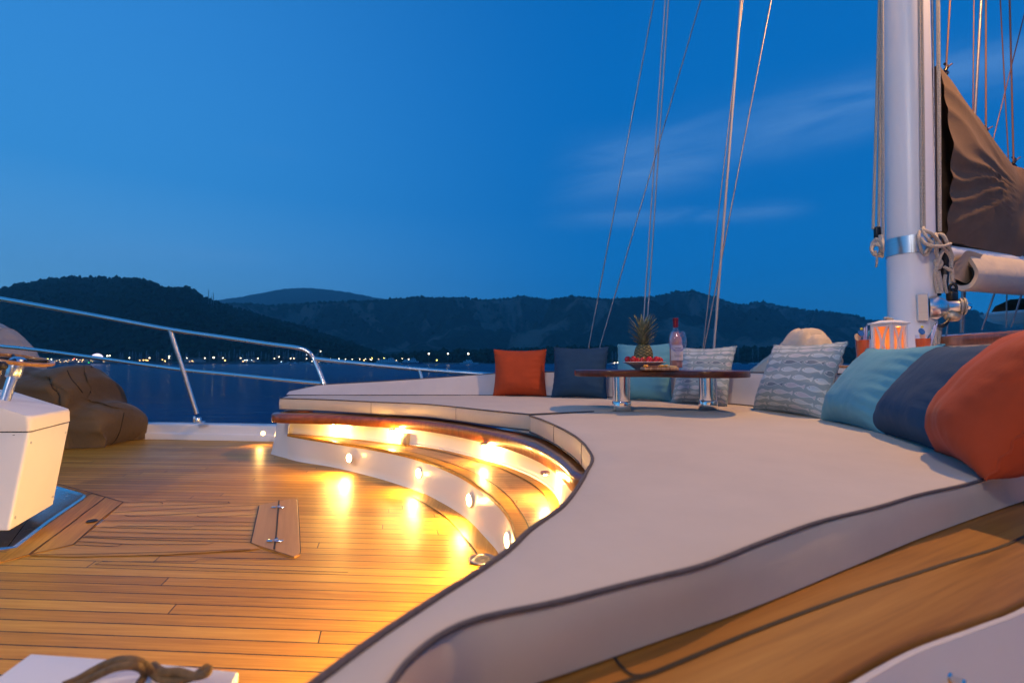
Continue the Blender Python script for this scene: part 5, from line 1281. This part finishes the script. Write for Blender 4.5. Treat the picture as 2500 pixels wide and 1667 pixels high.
mB = hillmat('rocky_mountain', (.018, .030, .020), (.066, .076, .052), (.33, .155, .115), .0046, .505)
mC = hillmat('far_mountain', (.03, .04, .032), (.05, .06, .045), (.15, .10, .085), .004, .60)
tabA, vA = hill('hill_near', ridgeA, 690, 1250, mA, 3.1, .75, 420, 60)
tabB, vB = hill('hill_mid', ridgeB, 1500, 2900, mB, 8.7, 2.0, 620, 90)
hill('hill_far', ridgeC, 3200, 4600, mC, 5.2, .7, 300, 40)
# low wooded spur at the foot of the mountain
ridgeD = [(840, 826), (900, 822), (960, 815), (1040, 811), (1120, 808), (1250, 803), (1350, 800), (1500, 803), (1650, 806), (1800, 800), (1950, 805), (2100, 800), (2300, 805), (2500, 815), (2640, 845)]
tabD, vD = hill('hill_low', ridgeD, 720, 860, mA, 1.7, .5, 260, 14)

def forest(name, label, tabs, n, seed, sub, smin, smax):
    rg = np.random.default_rng(seed)
    bmx = bmesh.new(); bmesh.ops.create_icosphere(bmx, subdivisions=sub, radius=1); bv = np.array([v.co[:] for v in bmx.verts]); bmx.verts.index_update(); bf = np.array([[v.index for v in f.verts] for f in bmx.faces]); bmx.free()
    V = []; Fc = []; k = 0
    for vs, nt, t0, t1, wgt in tabs:
        arr = np.array([v[:] for v in vs]).reshape(-1, nt + 1, 3); ni = arr.shape[0]
        for _ in range(int(n * wgt)):
            i = rg.uniform(0, ni - 1.01); t = rg.uniform(t0, t1) ** .85 * nt / 1.25
            i0, j0 = int(i), int(min(t, nt - 1)); c = arr[i0, j0] * (1 - (t - j0)) + arr[i0, min(j0 + 1, nt)] * (t - j0); c = c + (arr[min(i0 + 1, ni - 1), j0] - arr[i0, j0]) * (i - i0)
            s = rg.uniform(smin, smax) * (1.35 if rg.random() < .08 else 1); j = 1 + rg.normal(0, .16, (len(bv), 1))
            V.append(bv * j * np.array([s, s, s * rg.uniform(.8, 1.45)]) + c + np.array([0, 0, s * .45])); Fc.append(bf + k); k += len(bv)
    V = np.concatenate(V); Fc = np.concatenate(Fc)
    me = bpy.data.meshes.new(name); me.vertices.add(len(V)); me.vertices.foreach_set('co', V.astype('f').ravel()); me.loops.add(Fc.size); me.loops.foreach_set('vertex_index', Fc.astype('i').ravel())
    me.polygons.add(len(Fc)); me.polygons.foreach_set('loop_start', np.arange(0, Fc.size, 3, dtype='i')); me.update(calc_edges=True)
    bb_ = NB(name + '_leaves'); nz = bb_.noise(bb_.obj(), .11, 3, .6)
    me.materials.append(bb_.bsdf(bb_.mix(bb_.maprange(nz, .3, .7), (.016, .026, .013), (.038, .052, .024)), .95, Specular_IOR_Level=.1))
    o_ = kind(link(bpy.data.objects.new(name, me)), 'stuff'); return tag(o_, label, 'forest')
forest('forest', 'dark forest covering the near hill and the foot of the mountains', [(vA, 60, .02, 1.03, .72), (vD, 14, .02, 1.1, .28)], 9000, 4, 1, 2.8, 5.2)
forest('mountain_forest', 'scrubby dark trees over the upper slopes and crests of the mountains', [(vB, 90, .25, 1.02, .7), (vB, 90, .97, 1.02, .3)], 5000, 6, 1, 4.5, 8.)

# antenna masts on the hill
for (u, v0, v1, lb) in ((509, 705, 738, 'tallest lattice aerial on the crest of the wooded hill'), (521, 714, 740, 'thin aerial in the middle, on the crest of the wooded hill'), (516, 722, 741, 'short aerial among the masts on the wooded hill')):
    p = far(u, v1 + 6, 1150); q = far(u, v0, 1150); e = E('aerial_mast', lb, 'aerial', p, 'aerials on the hill crest')
    g = G()
    for a in range(3): g.add(*tube([p + Vector((cos(a * 2.1) * 1.2, sin(a * 2.1) * 1.2, 0)), q], .28, 4))
    g.mk('lattice', m_grey, e)
    G().add(*box(p.lerp(q, .72), (1.6, 1., 2.2))).add(*box(p.lerp(q, .86), (1.3, .9, 1.6))).mk('antenna_panel', m_grey, e)

# marina: breakwater, pier, lamps, boats
SY = 620.
m_rock = mat('breakwater_rock', (.16, .15, .145), .9, var=.4, vs=.8, bump=(.9, .8, .6))
def rocks(name, u0, u1, Y, h, n, seed):
    rg = random.Random(seed); g = G()
    for i in range(n):
        u = u0 + (u1 - u0) * (i + rg.random()) / n; s = rg.uniform(.9, 1.9)
        g.add(*ico(farz(u, Y + rg.uniform(-3, 3), SEA_Z + h * rg.uniform(.1, .75)), s, 1, (1.2, 1, .75), .5, i))
    g.add(*box((farz(u0, Y, 0) + farz(u1, Y, 0)) / 2 + Vector((0, 2, SEA_Z + h * .4)), ((farz(u1, Y, 0) - farz(u0, Y, 0)).length, 4, h * .9)))
    o_ = g.mk(name, m_rock, smooth=False); kind(o_, 'structure'); return o_
rocks('breakwater', 330, 830, SY, 2.6, 260, 3)
rocks('quay', 40, 330, SY + 30, 1.8, 120, 5)
kind(mk('shore', *box((farz(-300, SY + 60, 0) + farz(2700, SY + 60, 0)) / 2 + Vector((0, 55, SEA_Z + .3)), (1700, 130, 1.6)), mat('shore_ground', (.07, .065, .055), .9, var=.3, vs=.05), smooth=False), 'structure')
lampc = {'w': (1., .82, .55), 'o': (1., .52, .16), 'y': (1., .85, .18), 'g': (.05, 1., .18), 'r': (1., .12, .06), 'c': (.75, .92, 1.)}
m_lamp = {k: emit('lamp_' + k, c, 10.) for k, c in lampc.items()}
m_pole = mat('lamp_pole', (.22, .23, .24), .5, .3)
hm = {k: mesh('lamp_head_' + k, *ico((0, 0, 0), 1., 2, (1, 1, .85)), m_lamp[k]) for k in lampc}
def lamp(u, v, c='w', r=.62, Y=SY + 8, label=None, group='%s lamps along the marina', nm='street_lamp', town=0):
    p = far(u, v, Y); base = Vector((p.x, p.y, SEA_Z + 1.))
    cname = {'w': 'white', 'o': 'amber', 'y': 'yellow', 'g': 'green', 'r': 'red', 'c': 'cool white'}[c]
    e = E(nm, label or ('small glowing %s lamp among the town lights at the left end of the shore' if town else 'small glowing %s lamp on the distant marina shore') % cname, 'street lamp', base, group and (group % cname if '%s' in group else group))
    h = p.z - base.z
    mk('pole', *tube([base, base + Vector((0, 0, max(h, .3)))], .09, 5), m_pole, e)
    o_ = obj('lamp_head', hm[c], e, (0, 0, h)); o_.scale = (r * .8, r * .8, r * .8)
def s1(x, y): return 200 + x / 4.704, 840 + y / 4.704
def s2(x, y): return 700 + x / 4.704, 840 + y / 4.704
for x, y, c, r in ((290, 135, 'w', .9), (318, 133, 'w', .9), (545, 158, 'w', .75), (775, 158, 'w', .7), (665, 187, 'o', .6), (708, 183, 'o', .65), (738, 183, 'o', .8), (757, 187, 'o', .6), (925, 178, 'o', .55), (955, 195, 'o', .8), (1003, 138, 'w', .75), (1000, 160, 'w', .7), (1205, 160, 'w', .7), (1265, 193, 'o', .6), (1412, 160, 'w', .7), (1512, 155, 'w', 1.05), (1620, 160, 'w', .7), (1643, 187, 'o', .85), (1822, 160, 'w', .7), (1850, 198, 'o', .65), (1872, 183, 'c', .55), (1897, 182, 'c', .6), (1950, 183, 'c', .45), (2020, 163, 'w', .75), (2210, 165, 'w', .6), (2263, 145, 'w', .7), (2288, 200, 'c', .45)):
    lamp(*s1(x, y), c, r)
for x, y, c, r in ((45, 165, 'w', .7), (82, 163, 'w', .55), (230, 120, 'c', .45), (228, 167, 'w', .65), (292, 197, 'w', .65), (388, 83, 'w', .6), (370, 203, 'o', .4), (420, 213, 'o', .4), (500, 165, 'w', .5), (600, 168, 'w', .6), (675, 170, 'w', .55), (752, 173, 'w', .6), (838, 173, 'w', .65), (887, 185, 'o', .65), (905, 170, 'w', .55), (960, 175, 'w', .6), (980, 160, 'y', .6), (975, 180, 'w', .55), (1055, 175, 'w', .5), (1120, 160, 'y', .7), (1143, 190, 'w', .75), (1258, 187, 'w', .5), (1327, 165, 'w', .55), (1400, 175, 'w', .8), (1430, 205, 'c', .4)):
    lamp(*s2(x, y), c, r)
for x, y, c, r in ((555, 455, 'y', .7), (595, 462, 'w', .7), (615, 490, 'w', .6), (435, 478, 'c', .6), (660, 480, 'o', .35), (690, 470, 'w', .4), (700, 492, 'o', .4), (765, 478, 'w', .5), (800, 468, 'o', .35), (860, 455, 'r', .7), (845, 468, 'o', .5), (890, 462, 'w', .5), (930, 470, 'o', .4), (960, 468, 'o', .7), (985, 500, 'g', .65), (1030, 500, 'g', .65), (1055, 475, 'o', .4), (1075, 485, 'o', .4), (1210, 505, 'w', .6), (850, 500, 'o', .4), (910, 490, 'w', .35)):
    lamp(x / 4.753, 780 + y / 4.753, c, r, SY + 40, group='%s shore lights of the little town', town=1)
for x, lb in ((1632, 'tall pier lamp nearest the ferry, leftmost of three on high poles'), (1853, 'tall pier lamp in the middle of the three on high poles'), (2085, 'tall pier lamp rising behind the patrol boat, rightmost of three')):
    u, v = s2(x, 110); p = far(u, v, SY); base = Vector((p.x, p.y, SEA_Z + 1.4)); e = E('pier_lamp', lb, 'street lamp', base, 'tall pier lamps')
    mk('pole', *tube([base, p], lambda t: .22 - .1 * t, 6), m_pole, e)
    o_ = obj('lamp_head', hm['w'], e, p - base); o_.scale = (.95, .95, .95)
lamp(*s2(1722, 183), 'y', .75, SY, 'yellow green lamp between two tall pier lamps', None)
# pier on piles
pr = E('pier', 'low concrete pier on piles carrying the tall lamps', 'pier', farz(1080, SY, SEA_Z))
a_, c_ = farz(1024, SY + 3, SEA_Z + 1.25), farz(1182, SY + 3, SEA_Z + 1.25)
mk('pier_deck', *box((a_ + c_) / 2, ((c_ - a_).length, 5, .5), atan2(c_.y - a_.y, c_.x - a_.x)), mat('pier_concrete', (.38, .37, .36), .8, var=.2, vs=.6), pr, smooth=False)
g = G()
for i in range(26): g.add(*tube([a_.lerp(c_, i / 25) + Vector((0, -1.5, -2)), a_.lerp(c_, i / 25) + Vector((0, -1.5, .4))], .32, 6))
g.mk('pile', m_pole, pr)
# dome tent
p = far(237, 874.5, SY + 50)
dm = E('dome_tent', 'glowing white dome tent at the left end of the marina', 'tent', Vector((p.x, p.y, SEA_Z)))
b = NB('lit_membrane'); nd = b.n('Emission'); nd.inputs[0].default_value = (.80, .74, 1., 1); nd.inputs[1].default_value = 1.6; b.t.links.new(nd.outputs[0], b.out.inputs[0])
mk('membrane', *lathe([(6.8 * cos(a), 6.6 * sin(a)) for a in np.linspace(0, pi / 2 - .01, 10)], p, (0, 0, 1), 24, False), b.m, dm)
mk('plinth', *lathe([(7., -8), (7., 0)], p, (0, 0, 1), 24), m_pole, dm)
# low waterfront buildings
m_wall = mat('plaster', (.36, .34, .32), .8, var=.1, vs=.4); m_roof = mat('roof_tile', (.20, .08, .05), .8, var=.2, vs=.6)
m_win = emit('lit_window', (1., .62, .25), 1.6)
for i, (u, wdt, hgt, col_) in enumerate(((62, 16, 4.5, 0), (96, 20, 5.5, 1), (132, 15, 5, 0), (170, 22, 5.5, 1), (208, 16, 4.5, 0), (268, 14, 4, 1), (476, 24, 5, 1), (612, 22, 5, 1))):
    c = farz(u, SY + 52, SEA_Z + 1.); lb = ['low house at the far left of the lit shore', 'wide house second from the left on the shore', 'low house left of the coloured shop lights', 'wide red roofed house behind the coloured shop lights', 'low house close left of the dome tent', 'small house right of the dome tent', 'red roofed shed behind the moored masts near the rail post', 'red roofed shed among the moored masts towards the right'][i]
    e = E('waterfront_house', lb, 'house', c, 'houses on the waterfront')
    mk('wall', *box(c + Vector((0, 0, hgt / 2)), (wdt, 9, hgt)), m_wall, e, smooth=False)
    q = [c + Vector(v_) for v_ in ((-wdt / 2 - .5, -5, hgt), (wdt / 2 + .5, -5, hgt), (wdt / 2 + .5, 5, hgt), (-wdt / 2 - .5, 5, hgt), (-wdt / 2 + 1, 0, hgt + 2.2), (wdt / 2 - 1, 0, hgt + 2.2))]
    mk('roof', q, [(0, 1, 5, 4), (2, 3, 4, 5), (1, 2, 5), (3, 0, 4), (0, 3, 2, 1)], m_roof, e, smooth=False)
    for k in range(int(wdt // 5)):
        mk('window', *box(c + Vector((-wdt / 2 + 2.5 + k * 5, -4.55, 2)), (1.3, .2, 1.3)), m_win if (k + i) % 3 else m_grey, e, smooth=False)
# boats: one sailboat prototype, copied with varied size
m_hull = mat('boat_hull', (.50, .52, .54), .4); m_alloy = mat('mast_alloy', (.40, .42, .46), .4, .2); m_bcover = mat('boat_canvas', (.03, .05, .10), .8)
def hull_pts(L, B, H, n=13, m_=9):
    rows = []
    for i in range(n):
        t = i / (n - 1); w = B / 2 * (sin(pi * min(.18 + .82 * t, 1)) ** .6 if t < 1 else .02) * (1 if t < .9 else 1 - (t - .9) * 6); sheer = H * (1 + .25 * (2 * t - .7) ** 2 * .5)
        rows.append([Vector((L * (t - .5), w * sin(a), -.3 + (sheer + .3) * (1 - max(cos(a), 0)) if True else 0)) for a in np.linspace(-pi / 2, pi / 2, m_)])
    return rows
def sailboat_meshes():
    rows = hull_pts(11, 3.4, 1.15); vs, fs = loft(rows); n = len(rows); fs.append(tuple(range(9))); fs += [tuple([i * 9, (i + 1) * 9, (i + 1) * 9 + 8, i * 9 + 8]) for i in range(n - 1)]
    h = mesh('hull', vs, fs, m_hull)
    c = mesh('cabin', *slab([Vector((-2.5, -.9, 0)), Vector((1.8, -.75, 0)), Vector((2.6, 0, 0)), Vector((1.8, .75, 0)), Vector((-2.5, .9, 0))], [(0, 1.1), (.05, 1.6), (.2, 1.72)]), m_hull, False)
    g = G(); g.add(*tube([(.8, 0, 1.), (.8, 0, 15.)], .10, 6)).add(*tube([(.8, -1.2, 6.5), (.8, 1.2, 6.5)], .06, 5)).add(*tube([(.8, -.9, 10.5), (.8, .9, 10.5)], .05, 5))
    ms_ = mesh('mast', g.v, g.f, m_alloy)
    g = G().add(*tube([(.7, 0, 2.6), (-1, 0, 2.75), (-3.6, 0, 2.6)], lambda t: .24 - .1 * t, 8)); bm_ = mesh('boom_cover', g.v, g.f, m_bcover)
    g = G()
    for a in ((5.3, 0, 1.3), (-5.3, 0, 1.2), (.6, 1.5, 1.2), (.6, -1.5, 1.2)): g.add(*tube([(.8, 0, 14.8), a], .035, 4))
    st = mesh('standing_rigging', g.v, g.f, m_alloy)
    return [('hull', h), ('cabin', c), ('mast', ms_), ('boom_cover', bm_), ('standing_rigging', st)]
SBM = sailboat_meshes()
proto = None
def sailboat(p, hm_, rot, label, group, s=1.):
    global proto
    if proto is None:
        r = E('moored_sailboat', label, 'sailboat', p, group)
        for nm, me_ in SBM: obj(nm, me_, r)
        proto = r
    else:
        r = proto.copy(); link(r); r['label'] = label
        if group: r['group'] = group
        elif 'group' in r: del r['group']
        for ch in list(proto.children): c = ch.copy(); link(c); c.parent = r
    r.location = p; r.rotation_euler = (0, 0, rot); r.scale = (s, s, s)
    for ch in r.children:
        if ch.name.startswith(('mast', 'standing')): ch.scale = (1, 1, hm_ / 15 / s)
    return r
rnd = random.Random(21)
xs1 = [445, 470, 540, 585, 610, 655, 685, 735, 760, 850, 870, 970, 1000, 1030, 1185, 1200, 1350, 1460, 1570, 1595, 1640, 1685, 1750, 1775, 1815, 1850, 1885, 1915, 1950, 1975, 2060, 2115, 2150, 2195, 2240, 2265, 2310, 2335]
for x in xs1:
    u, v = s1(x, rnd.choice((80, 95, 110, 120, 70)) if x > 1500 else rnd.choice((85, 100, 120, 62 if x in (610,) else 110)))
    Y = SY + rnd.uniform(6, 34); p = farz(u, Y, SEA_Z); top_ = far(u, v, Y).z - SEA_Z
    sailboat(p, max(top_, 9.) * 1.12, rnd.choice((pi / 2, -pi / 2)) + rnd.uniform(-.15, .15), 'pale sailboat moored among many behind the long breakwater', 'sailboats moored behind the breakwater')
for x in (20, 60, 105, 115, 145, 180, 205, 260, 330, 360, 400, 18, 75, 345):
    u, v = s2(x, rnd.choice((75, 95, 110, 120))); Y = SY + rnd.uniform(6, 34); p = farz(u, Y, SEA_Z)
    sailboat(p, (far(u, v, Y).z - SEA_Z) * 1.12, rnd.choice((pi / 2, -pi / 2)) + rnd.uniform(-.15, .15), 'pale sailboat moored among many behind the long breakwater', 'sailboats moored behind the breakwater')
for (u, vt, Y, s, rot, lb) in ((1786, 854, 520, .95, .5, 'small anchored sailboat nearest the right fish print pillow, left of a pair'), (1801, 843, 520, .95, .4, 'small anchored sailboat, right one of the pair behind the table end'), (1837, 855, 560, .9, .3, 'distant anchored sailboat just left of the canvas covered bag'), (1850, 848, 540, 1., .2, 'taller anchored sailboat close against the canvas covered bag'), (1494, 861, 480, .9, .6, 'anchored sailboat with lights between the navy and aqua pillows'), (1502, 862, 500, .9, .5, 'anchored sailboat just left of the aqua pillow')):
    p = farz(u, Y, SEA_Z); sailboat(p, (far(u, vt, Y).z - SEA_Z) * 1.12, rot, lb, 'anchored sailboats', s)
for u, v, lb in ((1500.5, 885.5, 'bright deck light on the water between navy and aqua pillow'), (1508, 885, 'small deck light beside the aqua pillow, over the water')):
    lamp(u, v, 'w', .55, 478, lb, None, 'boat_light')
# ferries and patrol boat
m_fw = mat('ferry_white', (.60, .63, .66), .4); m_fb = mat('ferry_blue', (.03, .06, .16), .4); m_fwin = mat('ferry_window', (.02, .03, .05), .1)
def ship(name, label, u0, u1, hs, lower, rot=0., group=None):
    a, c = farz(u0, SY - 6, SEA_Z), farz(u1, SY - 6, SEA_Z); L = (c - a).length; ctr_ = (a + c) / 2
    e = E(name, label, 'ship', ctr_, group)
    rows = hull_pts(L, L * .2, hs); vs, fs = loft(rows); n = len(rows); fs += [tuple([i * 9, (i + 1) * 9, (i + 1) * 9 + 8, i * 9 + 8]) for i in range(n - 1)]; fs.append(tuple(range(9)))
    mk('hull', [v_ + ctr_ for v_ in vs], fs, lower, e)
    z = hs
    for k, (l0, l1, h) in enumerate(((-.44, .30, 2.0), (-.38, .18, 1.9), (-.02, .14, 1.7)) if L > 25 else ((-.3, .2, 1.9), (-.08, .14, 1.6))):
        dk = mk('deckhouse', *box(ctr_ + Vector((L * (l0 + l1) / 2, 0, z + h / 2)), (L * (l1 - l0), L * .13, h), 0, .15, 1), m_fw, e, smooth=False)
        g = G(); nw = max(int(L * (l1 - l0) / 2.2), 2)
        for i in range(nw): g.add(*box(ctr_ + Vector((L * l0 + (i + .5) * L * (l1 - l0) / nw, -L * .065 - .03, z + h * .58)), (1.3, .08, h * .38)))
        g.mk('window', m_fwin, dk); z += h
    mk('funnel', *tube([ctr_ + Vector((-L * .12, 0, z - 1.7)), ctr_ + Vector((-L * .14, 0, z + .6))], .5, 10), lower, e)
    mk('radar_mast', *tube([ctr_ + Vector((L * .07, 0, z)), ctr_ + Vector((L * .06, 0, z + 3.2))], .12, 6), m_alloy, e)
    return e
ship('ferry', 'long white ferry moored at the quay, left one of two', 915, 985, 1.7, m_fw, 0, 'ferries at the quay')
ship('ferry', 'shorter ferry with a dark blue hull beside the white one', 980, 1032, 1.5, m_fb, 0, 'ferries at the quay')
ship('patrol_boat', 'small white patrol boat at the pier end, near the orange pillow', 1122, 1168, 1.5, m_fw)
for i in range(14):
    u = 690 + i * 15.5; p = farz(u, SY - 2, SEA_Z)
    if 905 < u < 1040: continue
    s = rnd.uniform(.8, 1.4); e = E('motor_boat', 'small white motor boat in the row along the quay left of the ferries', 'motor boat', p, 'motor boats along the quay')
    rows = hull_pts(8 * s, 2.6 * s, 1.1); vs, fs = loft(rows); fs += [tuple([i_ * 9, (i_ + 1) * 9, (i_ + 1) * 9 + 8, i_ * 9 + 8]) for i_ in range(12)]
    mk('hull', [v_ + p for v_ in vs], fs, m_fw, e); mk('cabin', *box(p + Vector((-.3, 0, 1.7)), (3 * s, 1.7, 1.2), 0, .2, 1), m_fw, e, smooth=False)

# ------------------------------------------------------------------ haze over the bay
b = NB('dusk_haze'); pv = b.n('VolumePrincipled'); pv.inputs['Color'].default_value = (.92, .96, 1., 1); pv.inputs['Density'].default_value = HAZE; pv.inputs['Anisotropy'].default_value = .2
b.t.links.new(pv.outputs[0], b.out.inputs[1])
kind(mk('haze', *box((0, 2900, 330), (7600, 6600, 670)), b.m, smooth=False), 'stuff')

# ------------------------------------------------------------------ sky and light
w = bpy.data.worlds.new('World'); sc.world = w; w.use_nodes = True; nt = w.node_tree; nt.nodes.clear()
class WB(NB):
    def __init__(s): s.t = nt
wb_ = WB(); out = nt.nodes.new('ShaderNodeOutputWorld'); bg = nt.nodes.new('ShaderNodeBackground'); nt.links.new(bg.outputs[0], out.inputs[0])
dirv = wb_.n('TexCoord').outputs['Generated']; s = wb_.sep(dirv)
hor = wb_.math('SQRT', wb_.math('ADD', wb_.math('MULTIPLY', s[0], s[0]), wb_.math('MULTIPLY', s[1], s[1])))
xx = wb_.math('DIVIDE', s[0], wb_.math('MAXIMUM', hor, .001)); zz = wb_.math('MAXIMUM', s[2], 0.)
SKL = [(0., (.215, .60, .98)), (.06, (.190, .56, .95)), (.16, (.118, .43, .87)), (.30, (.046, .320, .79)), (.50, (.036, .270, .73)), (1., (.010, .14, .48))]
SKR = [(0., (.014, .29, .76)), (.06, (.011, .265, .73)), (.16, (.002, .200, .63)), (.30, (.0008, .168, .57)), (.50, (.0005, .155, .54)), (1., (.001, .11, .42))]
lf = wb_.maprange(xx, -.86, .25, 0., 1., 'SMOOTHSTEP')
sky = wb_.mix(lf, wb_.ramp(zz, SKL), wb_.ramp(zz, SKR))
# thin wisps of cloud (tangent of azimuth a, tangent of elevation e)
a = wb_.math('DIVIDE', s[0], wb_.math('MAXIMUM', s[1], .05)); e_ = wb_.math('DIVIDE', s[2], wb_.math('MAXIMUM', s[1], .05))
fwd = wb_.math('GREATER_THAN', s[1], .1)
def wisp(a0, a1, c0, slope, width, amt, ns):
    line = wb_.math('SUBTRACT', e_, wb_.math('ADD', c0, wb_.math('MULTIPLY', a, slope)))
    nz = wb_.noise(wb_.comb(wb_.math('MULTIPLY', a, ns * .45), wb_.math('MULTIPLY', line, ns * 2.6), ns), 1.0, 6, .55, .7)
    nz2 = wb_.noise(wb_.comb(wb_.math('MULTIPLY', a, ns * .35), wb_.math('MULTIPLY', line, ns * .5), ns + 4.), 1.0, 3, .5)
    l2 = wb_.math('DIVIDE', wb_.math('ADD', line, wb_.math('MULTIPLY', wb_.math('SUBTRACT', nz2, .5), width * 1.6)), width)
    band = wb_.math('POWER', 2.718, wb_.math('MULTIPLY', wb_.math('MULTIPLY', l2, l2), -1.))
    ends = wb_.math('MULTIPLY', wb_.maprange(a, a0, a0 + .28, 0, 1, 'SMOOTHSTEP'), wb_.maprange(a, a1 - .15, a1, 1, 0, 'SMOOTHSTEP'))
    return wb_.math('MULTIPLY', wb_.math('MULTIPLY', band, ends), wb_.math('MULTIPLY', wb_.maprange(nz, .32, .72, .10, .78), amt))
cl_m = None
for args in ((.02, 1.6, .355, .262, .055, .62, 5.), (.05, .48, .44, -.06, .05, .40, 7.), (.02, .66, .285, .06, .018, .50, 9.), (.48, .85, .335, .20, .022, .25, 8.), (-.62, -.40, .39, -.10, .016, .20, 9.), (-.75, -.45, .200, -.03, .014, .30, 10.), (-.20, -.05, .232, .02, .014, .14, 9.), (-1.1, -.55, .25, .02, .03, .16, 8.)):
    m_ = wisp(*args); cl_m = m_ if cl_m is None else wb_.math('ADD', cl_m, m_)
cl_m = wb_.math('MULTIPLY', wb_.math('MINIMUM', cl_m, 1.), fwd)
sky = wb_.mix(cl_m, sky, (.20, .42, .80))
nish = wb_.n('TexSky', sky_type='NISHITA'); nish.sun_disc = False; nish.sun_elevation = radians(-4.); nish.sun_rotation = radians(-110)
sky = wb_.mix(.06, sky, wb_.mix(1., nish.outputs[0], (.15, .7, 1.), 'MULTIPLY'), 'ADD')
nt.links.new(sky, bg.inputs[0]); bg.inputs[1].default_value = 1.0

# deck floodlight on the mast (its sharp table and pillow shadows fall towards the left)
fl_p = Vector((3.05, 2.75, 4.8))
spot('mast_floodlight', fl_p, Vector((-.1, 1.6, 0)) - fl_p, 740., 150, .5, .05, (1., .52, .17))
af = Vector((-3.2, -5., 6.3)); spot('aft_floodlight', af, Vector((.8, 3., 1.4)) - af, 1000., 70, .6, .6, (1., .84, .74))
# unseen deckhouse added to bounce warm light and block blue sky; lamps wash it
g = G(); g.add(*box((-1., -4.1, 1.2), (8., .2, 2.5))).add(*box((-1., -3.45, 2.5), (8.2, 1.5, .12), 0, .03, 2))
kind(g.mk('wall', m_whitemat, smooth=False), 'structure')
for x in (-2.2, .9): spot('wall_wash_lamp', (x, -3.35, 2.40), (0, -.55, -1), DH, 150, .7, .09, (1., .50, .17))

sc.view_settings.view_transform = 'Standard'; sc.view_settings.look = 'None'; sc.view_settings.exposure = 0.; sc.view_settings.gamma = 1.
sc.cycles.max_bounces = 8; sc.cycles.transmission_bounces = 8; sc.cycles.transparent_max_bounces = 8; sc.cycles.sample_clamp_indirect = 6.; sc.cycles.caustics_reflective = False; sc.cycles.caustics_refractive = False
sc.cycles.use_denoising = True
